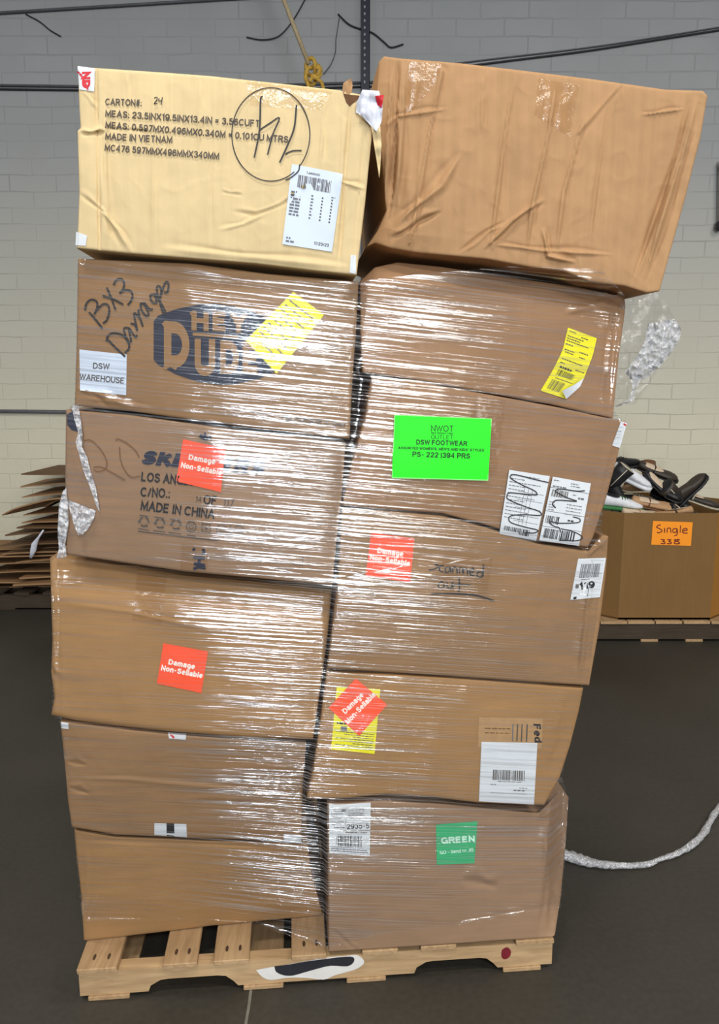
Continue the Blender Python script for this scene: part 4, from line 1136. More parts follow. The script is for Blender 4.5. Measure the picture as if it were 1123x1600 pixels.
# ------------------------------------------------------------------ stretch film
def film_mat(name, fac=.13, haze=.05, clump=False):
    m, nt, out = nodes_of(name)
    uv = N(nt, 'ShaderNodeUVMap'); uv.uv_map = 'film'
    at = N(nt, 'ShaderNodeAttribute'); at.attribute_name = 'wrinkle_glint'
    def streak(su, sv, detail, rough=.6, dist=0.0):
        mp = N(nt, 'ShaderNodeMapping'); mp.inputs['Scale'].default_value = (su, sv, 1)
        nt.links.new(uv.outputs[0], mp.inputs['Vector'])
        no = N(nt, 'ShaderNodeTexNoise'); no.inputs['Scale'].default_value = 1; no.inputs['Detail'].default_value = detail; no.inputs['Roughness'].default_value = rough; no.inputs['Distortion'].default_value = dist
        nt.links.new(mp.outputs[0], no.inputs['Vector'])
        return no.outputs['Fac']
    if clump:
        a = streak(130, 95, 4); b = streak(260, 220, 3); big = streak(22, 18, 2)
    else:
        a = streak(2.6, 230, 3, .55, .2); b = streak(16, 520, 2, .6); big = streak(1.6, 26, 3, .5)
    h = math_node(nt, 'ADD', math_node(nt, 'MULTIPLY', a, .55), math_node(nt, 'ADD', math_node(nt, 'MULTIPLY', b, .22), math_node(nt, 'MULTIPLY', big, 1.2)))
    hh = math_node(nt, 'MULTIPLY', h, at.outputs['Fac'])
    bp = N(nt, 'ShaderNodeBump'); bp.inputs['Strength'].default_value = 1.0; bp.inputs['Distance'].default_value = .0030 if not clump else .012
    nt.links.new(hh, bp.inputs['Height'])
    g = N(nt, 'ShaderNodeBsdfGlossy'); g.inputs['Roughness'].default_value = .12; g.inputs['Color'].default_value = (1, 1, 1, 1)
    nt.links.new(bp.outputs[0], g.inputs['Normal'])
    df = N(nt, 'ShaderNodeBsdfDiffuse'); df.inputs['Color'].default_value = (.75, .75, .78, 1); nt.links.new(bp.outputs[0], df.inputs['Normal'])
    t = N(nt, 'ShaderNodeBsdfTransparent'); t.inputs['Color'].default_value = (.97, .97, .97, 1)
    # the streak mask scales gloss and white haze, painting glint lines into the film
    ly = N(nt, 'ShaderNodeMapRange'); ly.inputs['From Min'].default_value = .49; ly.inputs['From Max'].default_value = .63; ly.inputs['To Min'].default_value = .07; ly.inputs['To Max'].default_value = 2.8
    if clump: ly.inputs['From Min'].default_value = .40; ly.inputs['To Min'].default_value = .7; ly.inputs['To Max'].default_value = 1.8
    nt.links.new(a, ly.inputs['Value'])
    fg = math_node(nt, 'MULTIPLY', math_node(nt, 'MULTIPLY', ly.outputs[0], fac), math_node(nt, 'MULTIPLY_ADD', at.outputs['Fac'], .8), True)
    fg.node.inputs[1].links[0].from_node.inputs[2].default_value = .2
    m1 = N(nt, 'ShaderNodeMixShader'); nt.links.new(fg, m1.inputs[0]); nt.links.new(t.outputs[0], m1.inputs[1]); nt.links.new(g.outputs[0], m1.inputs[2])
    fd = math_node(nt, 'MULTIPLY', math_node(nt, 'MULTIPLY', ly.outputs[0], haze), at.outputs['Fac'], True)
    m2 = N(nt, 'ShaderNodeMixShader'); nt.links.new(fd, m2.inputs[0]); nt.links.new(m1.outputs[0], m2.inputs[1]); nt.links.new(df.outputs[0], m2.inputs[2])
    nt.links.new(m2.outputs[0], out.inputs[0])
    return m
M_film = film_mat('stretch_film', .19, .05)
M_clump = film_mat('bunched_stretch_film', .36, .34, True)
M_clear = film_mat('loose_stretch_film', .16, .05, True)

def set_film_data(ob, uvs, wr):
    me = ob.data
    lay = me.uv_layers.new(name='film')
    vi = np.empty(len(me.loops), dtype=np.int32); me.loops.foreach_get('vertex_index', vi)
    lay.data.foreach_set('uv', np.array(uvs, dtype=np.float32)[vi].ravel())
    at = me.attributes.new('wrinkle_glint', 'FLOAT', 'POINT')
    at.data.foreach_set('value', np.array(wr, dtype=np.float32))

def stretch_wrap():
    NXF, NYF = 130, 240
    S = np.linspace(0, 1, NXF); T = np.linspace(0, 1, NYF)
    top = [(121, 404), (270, 413), (380, 437), (560, 440), (640, 430), (800, 416), (940, 420), (976, 462)]
    right = [(976, 462), (977, 482), (965, 560), (958, 640), (974, 660), (946, 780), (938, 826), (948, 840), (918, 1070), (910, 1078), (888, 1165), (878, 1215), (888, 1246), (882, 1350), (876, 1420)]
    bottom = [(126, 1440), (300, 1440), (400, 1446), (460, 1466), (510, 1482), (600, 1458), (720, 1446), (876, 1420)]
    left = [(121, 404), (119, 540), (116, 630), (103, 642), (102, 760), (103, 862), (79, 872), (81, 1000), (81, 1116), (94, 1130), (111, 1290), (115, 1300), (122, 1380), (129, 1440)]
    P = coons(top, right, bottom, left, S, T)
    keys = [k for k in BOX if k not in ('L1', 'R1')]
    raw = np.full(P.shape[:2], np.nan)
    for j in range(NYF):
        for i in range(NXF):
            d = ray(*P[j, i]).normalized(); best = None
            for k in keys + (['R1'] if P[j, i, 1] < 446 and P[j, i, 0] > 700 else []):
                h = BOX[k]['bvh'].ray_cast(EYE, d, 6.0)
                if h[0] is not None and (best is None or h[3] < best[1]): best = (h[0], h[3])
            if best is not None:
                fo = -NB.dot(best[0] - A0)
                if fo > -.16: raw[j, i] = fo
    # fill, and pull the film tight over hollows row by row
    hull = np.zeros_like(raw)
    for j in range(NYF):
        ok = np.nonzero(~np.isnan(raw[j]))[0]
        pts = [(P[j, i, 0], raw[j, i]) for i in ok]
        hl = []
        for p in pts:
            while len(hl) >= 2 and (hl[-1][0] - hl[-2][0]) * (p[1] - hl[-2][1]) - (hl[-1][1] - hl[-2][1]) * (p[0] - hl[-2][0]) >= 0: hl.pop()
            hl.append(p)
        hx = np.interp(P[j, :, 0], [p[0] for p in hl], [p[1] for p in hl])
        rr = np.interp(P[j, :, 0], [p[0] for p in pts], [p[1] for p in pts])
        hull[j] = .55 * hx + .45 * np.maximum(rr, hx - .03)
        raw[j] = rr
    ker = np.exp(-(np.arange(-9, 10) / 4.5) ** 2); ker /= ker.sum()
    sm = np.apply_along_axis(lambda q: np.convolve(np.pad(q, 9, 'edge'), ker, 'valid'), 0, hull)
    ker2 = np.exp(-(np.arange(-4, 5) / 2.0) ** 2); ker2 /= ker2.sum()
    sm = np.apply_along_axis(lambda q: np.convolve(np.pad(q, 4, 'edge'), ker2, 'valid'), 1, sm)
    # clear the board by 6 mm everywhere (also the neighbours, so no corner pokes through)
    mx = raw.copy()
    for dj, di in ((0, 1), (0, -1), (1, 0), (-1, 0)):
        mx = np.maximum(mx, np.roll(np.roll(raw, dj, 0), di, 1) if True else mx)
    fw = np.maximum(sm, mx) + .0065
    V, uvs, wr, Fc = [], [], [], []
    # wrinkle strength by region, also tuned to paint glints in or keep print clear
    def dens(x, y):
        g = lambda cx, cy, sx, sy: math.exp(-((x - cx) / sx) ** 2 - ((y - cy) / sy) ** 2)
        v = .52 + .75 * g(490, 580, 120, 160) + .45 * g(640, 480, 120, 80) + .4 * g(450, 760, 110, 120) + .35 * g(600, 860, 120, 90) + .3 * g(440, 1000, 110, 110) + .35 * g(430, 1280, 90, 130) + .25 * g(640, 1290, 130, 40)
        v -= .30 * g(300, 1045, 60, 50) + .30 * g(555, 1115, 60, 60) + .30 * g(546, 1295, 50, 45) + .30 * g(712, 900, 70, 40) + .22 * g(610, 870, 50, 45) + .2 * g(315, 730, 50, 45) + .20 * g(712, 1318, 45, 40) + .40 * g(290, 540, 100, 90) + .25 * g(250, 760, 90, 90) + .32 * g(170, 1010, 140, 150) + .30 * g(200, 1390, 140, 90) + .25 * g(200, 1220, 120, 70) + .30 * g(800, 1150, 110, 80) + .28 * g(820, 1430, 130, 70) + .25 * g(870, 730, 80, 90) + .15 * g(160, 780, 80, 110) + .2 * g(880, 980, 70, 90) + .2 * g(620, 1430, 130, 40)
        v += 1.0 * g(430, 1260, 90, 70) + 1.2 * g(440, 1370, 80, 60) + .45 * g(440, 1050, 80, 90) + .5 * g(640, 1300, 140, 60) + .35 * g(560, 1180, 90, 60) + .3 * g(700, 960, 130, 70)
        return max(.10, v)
    cols = NXF + 10
    for j in range(NYF):
        row = []
        for i in range(NXF):
            x, y = P[j, i]
            w = dens(x, y)
            rip = .0012 * w * noise.noise(Vector((x / 160, y / 5.0 - x / 45, 1.7)))
            row.append((unproj(x, y, -(fw[j, i] + rip)), w))
        l, r = row[0][0], row[-1][0]
        lt = [(l - U * (.004 if k else 0) + NB * q, .5) for k, q in enumerate((.03, .12, .30, .50, .575))]
        rt = [(r + U * (.004 if k else 0) + NB * q, .5) for k, q in enumerate((.03, .12, .30, .50, .575))]
        full = lt[::-1] + row + rt
        u = 0
        for k, (p, w) in enumerate(full):
            if k: u += math.hypot(p.x - full[k - 1][0].x, p.y - full[k - 1][0].y)
            V.append(p); uvs.append((u, p.z + .10 * u)); wr.append(w)
    for j in range(NYF - 1):
        for i in range(cols - 1):
            q = j * cols + i
            Fc.append((q, q + cols, q + cols + 1, q + 1))
        q = j * cols                                   # across the back
        Fc.append((q, q + cols - 1, q + 2 * cols - 1, q + cols))
    org = W(PLEN / 2, 0, DECK)
    ob = finish('stretch_wrap', V, Fc, M_film, origin=org)
    tag(ob, 'clear glossy stretch film wound around the stacked cartons', 'plastic wrap')
    set_film_data(ob, uvs, wr)
    global FILM_BVH
    FILM_BVH = BVHTree.FromPolygons(V, Fc)
    return ob
WRAP = stretch_wrap()

def film_sheet(name, left, right, offs, amp, mat, label, freq=12, n=46, k=26, wr=1.0, seed=0):
    """a crumpled sheet between two pixel edges, its depth running through offs from top to bottom"""
    V, Fc, uvs = [], [], []
    for j in range(n + 1):
        t = j / n
        l = poly_at(left, np.array([t]))[0]; r = poly_at(right, np.array([t]))[0]
        for i in range(k + 1):
            s_ = i / k
            p = l + (r - l) * s_
            o_ = np.interp(t, np.linspace(0, 1, len(offs)), [q[0] for q in offs]) * (1 - s_) + np.interp(t, np.linspace(0, 1, len(offs)), [q[1] for q in offs]) * s_
            o_ += amp * (noise.noise(Vector((p[0] / freq, p[1] / freq, seed))) + .6 * (1 - 2 * abs(noise.noise(Vector((p[0] / freq * 1.7, p[1] / freq * 1.7, seed + 4))))))
            V.append(unproj(p[0], p[1], o_)); uvs.append((p[0] / 720, p[1] / 720))
    for j in range(n):
        for i in range(k):
            q = j * (k + 1) + i; Fc.append((q, q + k + 1, q + k + 2, q + 1))
    o = finish(name, V, Fc, mat, origin=WRAP.location, parent=WRAP)
    o['label'] = label
    set_film_data(o, uvs, [wr] * len(V))
    return o
# loose bag of film beside the yellow label carton
film_sheet('loose_film', [(968, 470), (972, 520), (966, 560), (958, 600), (955, 636)], [(1024, 456), (1046, 480), (1062, 520), (1030, 575), (992, 632)], [(.03, .10), (.03, .12), (.03, .10), (.03, .08)], .02, M_clear, 'thin clear flap of loose film', 22, wr=.5)
film_sheet('bunched_film', [(1012, 506), (1008, 530), (1000, 548), (985, 570), (976, 582), (984, 592)], [(1052, 498), (1064, 512), (1062, 530), (1048, 552), (1030, 574), (1004, 594)], [(.05, .08), (.02, .07), (.02, .05)], .022, M_clump, 'bright crumpled wad of film', 9, wr=1.3, seed=2)
film_sheet('bunched_film', [(984, 588), (988, 606), (982, 625), (960, 634)], [(1002, 590), (994, 608), (990, 626), (962, 637)], [(.04, .05), (.03, .04)], .008, M_clump, 'thin twisted tail under the wad', 8, n=24, k=8, wr=1.0, seed=5)
# film torn and bunched at the near corner of the lettered carton
film_sheet('bunched_film', [(112, 634), (116, 655), (122, 675), (118, 692), (124, 712), (130, 735), (140, 760), (152, 795)], [(122, 632), (126, 655), (129, 680), (128, 698), (136, 714), (142, 738), (150, 762), (156, 800)], [(-.016, -.016), (-.02, -.02), (-.016, -.016)], .008, M_clump, 'ropey torn film edge running down the carton', 7, n=70, k=8, wr=1.3, seed=7)
film_sheet('bunched_film', [(98, 768), (92, 790), (90, 830), (92, 858), (88, 872)], [(104, 762), (106, 790), (108, 812), (102, 850), (104, 870)], [(-.012, -.012), (-.02, -.02), (-.012, -.012)], .008, M_clump, 'bunched film hanging at the carton corner', 7, n=50, k=10, wr=1.3, seed=8)
film_sheet('bunched_film', [(104, 780), (110, 800), (116, 822), (122, 836)], [(150, 798), (146, 812), (140, 824), (128, 836)], [(-.014, -.014), (-.02, -.02)], .008, M_clump, 'web of crumpled film across the corner', 7, n=30, k=26, wr=1.2, seed=9)

# twisted tail of film trailing over the floor
tp = [(840, 1318), (872, 1332), (900, 1341), (935, 1350), (968, 1352), (1008, 1351), (1030, 1343), (1056, 1334), (1082, 1318), (1100, 1300), (1112, 1278), (1130, 1256), (1160, 1240)]
tw = [.022, .022, .020, .015, .011, .010, .007, .010, .012, .011, .010, .012, .011]
tps = smooth_pts(tp, 6); tws = np.interp(np.linspace(0, 1, len(tps)), np.linspace(0, 1, len(tw)), tw)
random.seed(3)
P3 = [on_floor(p[0], p[1], .014) for p in tps]
v, f = tube(P3, [float(x) for x in tws], 14, True, 1.0, .22)
v = [Vector((q.x, q.y, max(.001, .014 + (q.z - .014) * .75))) for q in v]
tail = finish('film_tail', v, f, M_clump, origin=P3[0])
set_film_data(tail, [(q.x, q.y + q.z) for q in v], [1.0] * len(v))
tag(tail, 'twisted strip of clear film trailing over the floor beside the pallet', 'plastic wrap')

# ---- the bright green sign taped over the film
sg_map = quad((616, 648), (768, 654), (762.5, 751), (612, 747))
sg = Label('R3', sg_map, M_neon, lift0=.0025, bvh=FILM_BVH, off=-.02)
for u0, v0, u1, v1 in ((0, 0, 1, .012), (0, .985, 1, 1), (.992, 0, 1, 1), (0, 0, .008, 1)): sg.patch(sg_map, M_neon_edge, 8, 1, .0005, u0, v0, u1, v1)
sg.text('NWOT', (673, 674), (708, 674.7), 9.8, M_neon_ink, -.005); sg.text('New Without Tags', (673.5, 677.6), (707.5, 678.3), 2.6, M_neon_ink, .02)
sg.text('OUTLET', (673, 686), (707.7, 686.5), 6.8, M_neon_ink, -.012); sg.text('DSW FOOTWEAR', (650, 694.6), (730, 697), 8, M_neon_ink, .02)
sg.text("ASSORTED WOMEN'S, MEN'S AND KIDS' STYLES", (621.7, 701.7), (756, 705.6), 4.3, M_neon_ink, .025); sg.text('PS- 222 |394 PRS', (644, 713.7), (734.4, 716.8), 8.4, M_neon_ink, .018)
so = unproj(690, 750, -.02)
sign = finish('paper_sign', sg.V, sg.F, sg.mats, origin=so, midx=sg.M)
tag(sign, 'fluorescent green paper sign with dark text, stuck over the film', 'sign')

# ------------------------------------------------------------------ flattened cartons piled by the wall
def sheet_pile():
    pal_c = on_floor(-40, 962)
    Wf = lambda a, b, z: Vector((pal_c.x - .55 + a, pal_c.y + .12 + b, z))
    pallet('wooden_pallet', Wf, 1.2, .5, .118, [(i * .19, i * .19 + .1) for i in range(7)], (M_wood_dark, M_wood_dark), 'dark weathered pallet under the pile of flattened cardboard', notch=False, hi=.10, lo=.015)
    Y0 = pal_c.y + .12
    tips = [(-60, 921, .0), (20, 916, .01), (-80, 911, .0), (30, 905, .0), (-40, 898, .02), (10, 892, .0), (-90, 886, .0), (24, 880, .02), (-70, 873, .0), (4, 867, .01), (-50, 861, .0), (-6, 855, .02),
            (18, 848, .01), (8, 838, .02), (26, 826, .0), (34, 818, .01), (36, 806, .01), (3, 806, .11), (34, 778, .02), (32, 762, .02), (33, 742, -.01)]
    rnd = random.Random(5)
    for i, (px, py, droop) in enumerate(tips):
        y = Y0 + rnd.uniform(.02, .16) - (.0 if i < 20 else .05)
        tip = at_depth(px, py, y)
        yaw = math.radians(rnd.uniform(-28, -6)); th = rnd.uniform(.006, .012)
        w, dp = rnd.uniform(.75, 1.0), rnd.uniform(.55, .75)
        # keep the pile's own height at its middle, whatever the tip does
        NXs, NYs = 12, 6
        V, Fc = [], []
        for lay in (0, 1):
            for j in range(NYs + 1):
                for k in range(NXs + 1):
                    s_ = k / NXs; t_ = j / NYs
                    x = s_ * w; yy = t_ * dp
                    X = tip.x + x * math.cos(yaw) - yy * math.sin(yaw) * .6
                    Yp = tip.y + max(0, x * math.sin(yaw) + .30 * s_) + yy * math.cos(yaw)
                    z = tip.z + droop * min(1, s_ * 2.6) ** .7 + .004 * math.sin(s_ * 5 + i) * s_ - (.012 * t_ if i < 18 else 0) + (th if lay else 0)
                    V.append((X, min(Yp, WALL_Y - .03), z))
        n1 = (NXs + 1) * (NYs + 1)
        for j in range(NYs):
            for k in range(NXs):
                q = j * (NXs + 1) + k
                Fc.append((q, q + NXs + 1, q + NXs + 2, q + 1)); Fc.append((n1 + q, n1 + q + 1, n1 + q + NXs + 2, n1 + q + NXs + 1))
        for k in range(NXs):
            Fc.append((k, k + 1, n1 + k + 1, n1 + k)); q = NYs * (NXs + 1) + k; Fc.append((q + 1, q, n1 + q, n1 + q + 1))
        for j in range(NYs):
            q = j * (NXs + 1); Fc.append((q + NXs + 1, q, n1 + q, n1 + q + NXs + 1)); q += NXs; Fc.append((q, q + NXs + 1, n1 + q + NXs + 1, n1 + q))
        o = finish('cardboard_sheet', V, Fc, M_sheet if rnd.random() < .65 else M_sheet_d, origin=tip, smooth=False)
        lab = {20: 'topmost flattened cardboard sheet of the pile by the wall', 17: 'flattened cardboard sheet drooping steeply out of the pile near its top'}.get(i, 'flattened cardboard sheet lying in the pile behind the wrapped cartons')
        tag(o, lab, 'cardboard', 'flattened cardboard in the pile by the wall')
    # strip of tape hanging out of the pile
    P = [at_depth(p[0], p[1], Y0 - .04) for p in ((68, 828), (60, 840), (54, 850), (52, 860), (48, 872))]
    v, f = tube(P, [.006, .008, .02, .02, .008], 8, True, .3)
    tag(finish('tape_strip', v, f, M_torn, origin=P[0]), 'pale strip of tape hanging from the flattened cardboard pile', 'tape')
sheet_pile()

# ------------------------------------------------------------------ open bin of shoes
BIN_Y = 4.30
def shoe_bin():
    z0 = .125
    pf = on_floor(1035, 1003)
    fl = at_depth(965, 972, BIN_Y); fr = at_depth(1108, 978, BIN_Y)
    zt = at_depth(1035, 802, BIN_Y).z
    x0, x1 = fl.x, fr.x
    dg, dy = .26, .30
    outline = [(x0, BIN_Y), (x1, BIN_Y), (x1 + dg, BIN_Y + .22), (x1 + dg, BIN_Y + .22 + dy), (x1, BIN_Y + .80), (x0, BIN_Y + .80), (x0 - dg, BIN_Y + .22 + dy), (x0 - dg, BIN_Y + .22)]
    cx = (x0 + x1) / 2; cyy = BIN_Y + .4
    inner = [(cx + (x - cx) * .975, cyy + (y - cyy) * .975) for x, y in outline]
    org = Vector((cx, cyy, z0))
    n = 8
    def wall(idx, nm, mat, parent, lab=None):
        V = []
        for k in (idx, (idx + 1) % n):
            for (x, y) in (outline[k], inner[k]):
                V += [(x, y, z0), (x, y, zt)]
        Fc = [(0, 4, 5, 1), (2, 3, 7, 6), (1, 5, 7, 3), (0, 2, 6, 4), (0, 1, 3, 2), (4, 6, 7, 5)]
        o = finish(nm, V, Fc, mat, origin=org, parent=parent, smooth=False)
        return o
    root = empty('cardboard_bin', org)
    tag(root, 'open eight sided cardboard bin heaped with shoes, orange sign on its front', 'bin')
    for k in range(n):
        wall(k, 'side_panel', M_bin_lit if k == 1 else M_bin, root)
    finish('base_panel', [(x, y, z0) for x, y in outline] + [(x, y, z0 + .012) for x, y in outline], [tuple(range(8))[::-1], tuple(range(8, 16))] + [(k, (k + 1) % 8, (k + 1) % 8 + 8, k + 8) for k in range(8)], M_bin, origin=org, parent=root, smooth=False)
    # paper sign
    V = [(x0 - 1, BIN_Y, 0), (x1 + 1, BIN_Y, 0), (x1 + 1, BIN_Y, 2), (x0 - 1, BIN_Y, 2)]
    bv = BVHTree.FromPolygons([Vector(q) for q in V], [(0, 1, 2, 3)])
    q4 = quad((1020, 814), (1082, 816), (1079, 853), (1017, 851))
    c = Q(920, 690, .2)
    lb = Label('R3', q4, M_signorange, lift0=.003, bvh=bv)
    for pts in (c((560, 650), (540, 655), (530, 670), (560, 685), (570, 700), (545, 712), (530, 708)), c((590, 675), (590, 712)), c((610, 712), (612, 680), (635, 678), (640, 712)), c((685, 680), (660, 682), (655, 705), (680, 708), (688, 680), (688, 725), (665, 735)),
                c((715, 655), (712, 712)), c((730, 698), (765, 692), (758, 678), (735, 685), (735, 712), (770, 715)),
                c((560, 765), (590, 768), (575, 780), (592, 785), (590, 797), (560, 795)), c((610, 765), (640, 768), (622, 780), (642, 787), (638, 797), (608, 797)), c((700, 762), (665, 770), (700, 785), (705, 797), (672, 797), (668, 785), (710, 765))):
        lb.stroke(pts, 1.7, M_signink, lift=.0012, per=4)
    o = finish('paper_sign', lb.V, lb.F, lb.mats, origin=org, parent=root, midx=lb.M); o['label'] = 'orange paper sign with handwriting'
    Wf = lambda a, b, z: Vector((x0 - .27 + a, BIN_Y - .03 + b, z))
    pallet('wooden_pallet', Wf, x1 - x0 + .56, .86, z0, [(i * .16, i * .16 + .152) for i in range(7)], (M_wood_dark, M_wood_y), 'low pallet under the open cardboard bin of shoes', notch=False, hi=.108, lo=.015)
    return x0, x1, zt
BX0, BX1, BZT = shoe_bin()

# shoes ---------------------------------------------------------------
def loft(rings):
    V = [p for r in rings for p in r]; k = len(rings[0]); Fc = []
    for i in range(len(rings) - 1):
        for j in range(k):
            j2 = (j + 1) % k
            Fc.append((i * k + j, i * k + j2, (i + 1) * k + j2, (i + 1) * k + j))
    Fc.append(tuple(range(k))[::-1]); Fc.append(tuple((len(rings) - 1) * k + j for j in range(k)))
    return V, Fc
def ring_at(x, hw, z0, z1, sq=2.6, k=14, cy=0):
    r = []
    for j in range(k):
        a = 2 * math.pi * j / k
        c, s_ = math.cos(a), math.sin(a)
        r.append((x, cy + hw * math.copysign(abs(c) ** (2 / sq), c), (z0 + z1) / 2 + (z1 - z0) / 2 * math.copysign(abs(s_) ** (2 / sq), s_)))
    return r
def sole(th, heel=0.0, L=.27):
    xs = [0, .004, .03, .08, .13, .18, .22, .25, .266, L]
    hw = [.018, .026, .034, .033, .034, .042, .044, .038, .024, .008]
    lift = lambda x: heel * max(0, 1 - x / (L * .55)) ** .8
    return loft([ring_at(x, w, lift(x), lift(x) + th, 4) for x, w in zip(xs, hw)])
def upper(z, top, heel=0.0, L=.262, wf=.92):
    xs = [.004, .012, .04, .08, .12, .16, .20, .235, .255, L]
    hw = [.018, .028, .033, .032, .034, .040, .042, .034, .020, .006]
    lift = lambda x: heel * max(0, 1 - x / (L * .55)) ** .8
    return loft([ring_at(x, w * wf, z + lift(x), z + lift(x) + t, 2.3) for x, w, t in zip(xs, hw, top)])
def opening(z, x0, x1, hw, heel=0.0, slope=0.0):
    V = []
    k = 14
    for j in range(k):
        a = 2 * math.pi * j / k
        x = (x0 + x1) / 2 + (x1 - x0) / 2 * math.cos(a)
        V.append((x, hw * math.sin(a), z + heel * max(0, 1 - x / .14) - slope * (x - x0)))
    V2 = [((x - (x0 + x1) / 2) * .8 + (x0 + x1) / 2, y * .8, zz + .004) for x, y, zz in V]
    return V + V2, [(j, (j + 1) % k, (j + 1) % k + k, j + k) for j in range(k)] + [tuple(range(k, 2 * k))]

SHOE_MAT = {n: plain(n + '_shoe', c, r, .08, 60) for n, c, r in (('black', (28, 27, 29), .45), ('white', (226, 228, 232), .5), ('brown', (112, 76, 48), .55), ('tan', (176, 138, 100), .6), ('dark_brown', (58, 50, 42), .5), ('green', (52, 110, 60), .5), ('beige', (206, 184, 158), .6), ('rubber', (190, 180, 160), .7))}
def make_shoe(name, kind, body, trim, label, base_z, x, y, rot):
    root = empty(name, (x, y, base_z))
    root.rotation_euler = rot
    tag(root, label, 'shoe', 'shoes heaped in the open bin')
    B, Tm = SHOE_MAT[body], SHOE_MAT[trim]
    if kind == 'sneaker':
        v, f = sole(.026); finish('sole', v, f, Tm, parent=root)
        v, f = upper(.022, [.040, .066, .072, .064, .058, .048, .038, .030, .022, .008]); finish('upper', v, f, B, parent=root)
        v, f = opening(.092, .014, .105, .026, slope=.10); finish('collar', v, f, Tm if body != 'white' else SHOE_MAT['black'], parent=root)
        for k in range(4):
            xx = .115 + k * .018; zz = .084 - k * .007
            v, f = tube([(xx, -.022, zz - .008), (xx + .004, 0, zz + .003), (xx, .022, zz - .008)], .003, 6); finish('lace', v, f, Tm, parent=root)
    elif kind == 'boot':
        v, f = sole(.018, .022); finish('sole', v, f, Tm, parent=root)
        v, f = upper(.016, [.050, .080, .086, .080, .070, .054, .042, .032, .024, .008], .022); finish('upper', v, f, B, parent=root)
        v, f = loft([[(p[2], p[1], p[0]) for p in ring_at(zc, w, xa, xb, 2.2)] for zc, w, xa, xb in ((.06, .031, .004, .10), (.11, .033, .000, .095), (.16, .037, -.004, .098), (.205, .040, -.008, .104))])
        finish('shaft', v, f, B, parent=root)
        v, f = opening(.2055, .000, .098, .034); finish('lining', v, f, SHOE_MAT['rubber'] if body != 'dark_brown' else SHOE_MAT['black'], parent=root)
        v, f = tube([(.045, -.040, .07), (.045, -.043, .13), (.047, -.045, .20)], .003, 6); finish('zip', v, f, SHOE_MAT['rubber'], parent=root)
    elif kind == 'pump':
        v, f = sole(.008, .05); finish('sole', v, f, Tm, parent=root)
        v, f = upper(.006, [.030, .044, .040, .030, .026, .030, .034, .030, .022, .008], .05); finish('upper', v, f, B, parent=root)
        v, f = opening(.048, .016, .16, .026, .045, .08); finish('insole', v, f, SHOE_MAT['beige'], parent=root)
        v, f = loft([ring_at(0, .012, -.012, .012, 2.2)] * 1 + [ring_at(.048, .018, -.018, .018, 2.2)])
        v = [(.026 + p[2], p[1], p[0]) for p in v]; finish('heel', v, f, Tm, parent=root)
    else:                                               # flat
        v, f = sole(.010, .006); finish('sole', v, f, Tm, parent=root)
        v, f = upper(.008, [.034, .046, .042, .034, .030, .032, .034, .030, .022, .008], .006); finish('upper', v, f, B, parent=root)
        v, f = opening(.050, .014, .165, .027, .0, .06); finish('insole', v, f, SHOE_MAT['beige'], parent=root)
        v, f = tube([(.10, -.036, .022), (.105, -.020, .046), (.108, 0, .052), (.105, .020, .046), (.10, .036, .022)], .006, 6, True, .6); finish('strap', v, f, Tm, parent=root)
    return root

R = math.radians
# (name, kind, body, trim, label, pixel of its middle, depth, rotation)
SHOES = [
    ('ankle_boot', 'boot', 'brown', 'tan', 'brown ankle boot with a pale lining at the crest of the heap', (1000, 748), 4.74, (R(30), R(-10), R(200))),
    ('sneaker', 'sneaker', 'black', 'black', 'plain black sneaker at the crest beside the brown ankle boot', (972, 722), 4.76, (R(10), R(-8), R(20))),
    ('loafer', 'flat', 'dark_brown', 'black', 'dark brown loafer lying behind the black heeled shoe at the crest', (1030, 732), 4.74, (R(30), R(18), R(-10))),
    ('sneaker', 'sneaker', 'white', 'white', 'white sneaker lying slanted above the large black boot', (988, 742), 4.58, (R(24), R(22), R(-10))),
    ('boot', 'boot', 'black', 'black', 'large black boot at the bin edge below the slanted white sneaker', (972, 768), 4.52, (R(12), R(38), R(-4))),
    ('strappy_shoe', 'pump', 'black', 'black', 'black heeled shoe at the middle of the heap', (1036, 758), 4.54, (R(24), R(24), R(-30))),
    ('boot', 'boot', 'dark_brown', 'black', 'dark boot with a pale zip lying at the falling end of the heap', (1070, 760), 4.58, (R(20), R(-52), R(4))),
    ('loafer', 'flat', 'dark_brown', 'rubber', 'dark brown slip-on at the low end of the heap by the bin corner', (1092, 774), 4.62, (R(10), R(15), R(-20))),
    ('sneaker', 'sneaker', 'white', 'green', 'white sneaker with green trim just above the bin rim', (972, 784), 4.44, (R(20), R(6), R(6))),
    ('sandal', 'flat', 'tan', 'brown', 'tan strapped flat lying above the bin rim', (1022, 782), 4.45, (R(25), R(8), R(-6))),
    ('sandal', 'flat', 'beige', 'tan', 'beige flat shoe with a tan strap at the bin rim', (1005, 797), 4.42, (R(15), R(2), R(4))),
    ('loafer', 'flat', 'tan', 'dark_brown', 'tan loafer with a dark sole under the black boots', (1046, 795), 4.43, (R(12), R(6), R(172))),
    ('sandal', 'flat', 'beige', 'brown', 'beige flat with a brown strap half hidden by the cartons', (962, 797), 4.47, (R(14), R(0), R(-4))),
    ('strappy_shoe', 'pump', 'black', 'black', 'black heeled shoe sinking below the rim at the low end', (1072, 798), 4.48, (R(20), R(5), R(20))),
    ('sneaker', 'sneaker', 'black', 'black', 'black sneaker behind the heeled shoe near the dark zip boot', (1050, 776), 4.66, (R(15), R(20), R(-40))),
    ('loafer', 'flat', 'black', 'black', 'flat black shoe just under the rim beside the bin corner', (1088, 806), 4.52, (R(5), R(3), R(8))),
]
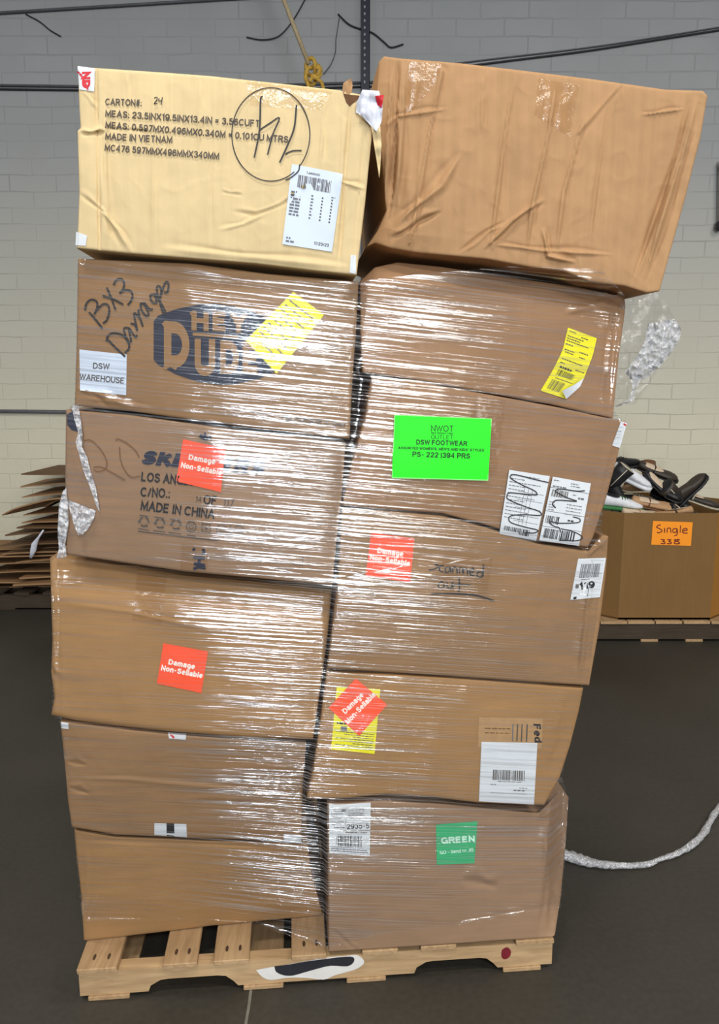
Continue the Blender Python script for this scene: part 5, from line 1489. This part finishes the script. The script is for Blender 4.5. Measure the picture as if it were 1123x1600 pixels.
for nm, kd, bd_, tr, lab, px, dep, rot in SHOES:
    c = at_depth(px[0], px[1], dep)
    m = Matrix.Translation((0, 0, 0)) @ __import__('mathutils').Euler(rot).to_matrix().to_4x4()
    mid = m @ Vector((.13, 0, .05 if kd != 'boot' else .08))
    p = c - mid
    make_shoe(nm, kd, bd_, tr, lab, p.z, p.x, p.y, rot)
# the shoes that fill the bin under the visible ones
rnd = random.Random(11)
for i in range(12):
    kd, bd_, tr = rnd.choice([('sneaker', 'black', 'rubber'), ('flat', 'tan', 'brown'), ('flat', 'brown', 'black'), ('sneaker', 'dark_brown', 'black')])
    x = BX0 + .02 + (i % 3) * (BX1 - BX0 - .27) / 2; y = BIN_Y + .20 + (i // 3) * .13
    make_shoe({'sneaker': 'sneaker', 'flat': 'loafer'}[kd], kd, bd_, tr, 'shoe in the lower layer of the heap, mostly covered by other shoes', BZT - .13 + .10 * math.exp(-((x - BX0) / .25) ** 2) * (i // 3) / 3, x, y, (R(rnd.uniform(-20, 20)), R(rnd.uniform(-8, 8)), R(rnd.uniform(-25, 25))))

# joint cut across the floor in front of the pallet
P = [on_floor(392, 1545, .0006), on_floor(389, 1570, .0006), on_floor(383, 1605, .0006), on_floor(378, 1640, .0006)]
V = []
for p in P: V += [p - Vector((.0035, 0, 0)), p + Vector((.0035, 0, 0))]
tag(finish('trim_1', V, [(2 * i, 2 * i + 1, 2 * i + 3, 2 * i + 2) for i in range(3)], plain('crack_dust', (112, 108, 98), .9, .2), origin=P[0]), kind='structure')

# ------------------------------------------------------------------ paint on the loaded pallet's edge
def pallet_paint():
    bpy.context.view_layer.update()
    me = STR.data; mw = STR.matrix_world
    bv = BVHTree.FromPolygons([mw @ v.co for v in me.vertices], [tuple(p.vertices) for p in me.polygons])
    c = Q(380, 1460, .285)
    M_pw = plain('white_paint', (216, 212, 206), .6, .06); M_pb = plain('black_paint', (36, 36, 42), .55, .15); M_pr = plain('red_paint', (110, 22, 34), .55, .2)
    def mark(name, polys, label):
        d = Decal('R6', .0008, bvh=bv, off=0.0)
        for pts, m, l in polys: d.poly([tuple(q) for q in smooth_pts(pts + [pts[0]], 3)[:-1]], m, l)
        o = finish(name, d.V, d.F, d.mats, origin=PAL.location, parent=STR, midx=d.M)
        o.location = -STR.location
        o['label'] = label
    mark('paint_mark', [(c((70, 195), (150, 180), (300, 155), (470, 125), (560, 118), (620, 112), (655, 135), (660, 160), (620, 190), (560, 208), (500, 225), (440, 248), (340, 238), (240, 238), (150, 250), (100, 230)), M_pw, 0),
                        (c((170, 175), (250, 165), (350, 148), (450, 135), (540, 124), (600, 124), (606, 150), (570, 175), (480, 172), (400, 190), (330, 210), (270, 226), (220, 224), (180, 205)), M_pb, .0006)], 'white sprayed patch with a black stroke over it')
    mark('paint_spot', [([(784, 1484), (792, 1480), (798, 1486), (796, 1495), (788, 1499), (783, 1494)], M_pr, 0)], 'small dark red paint spot')
pallet_paint()
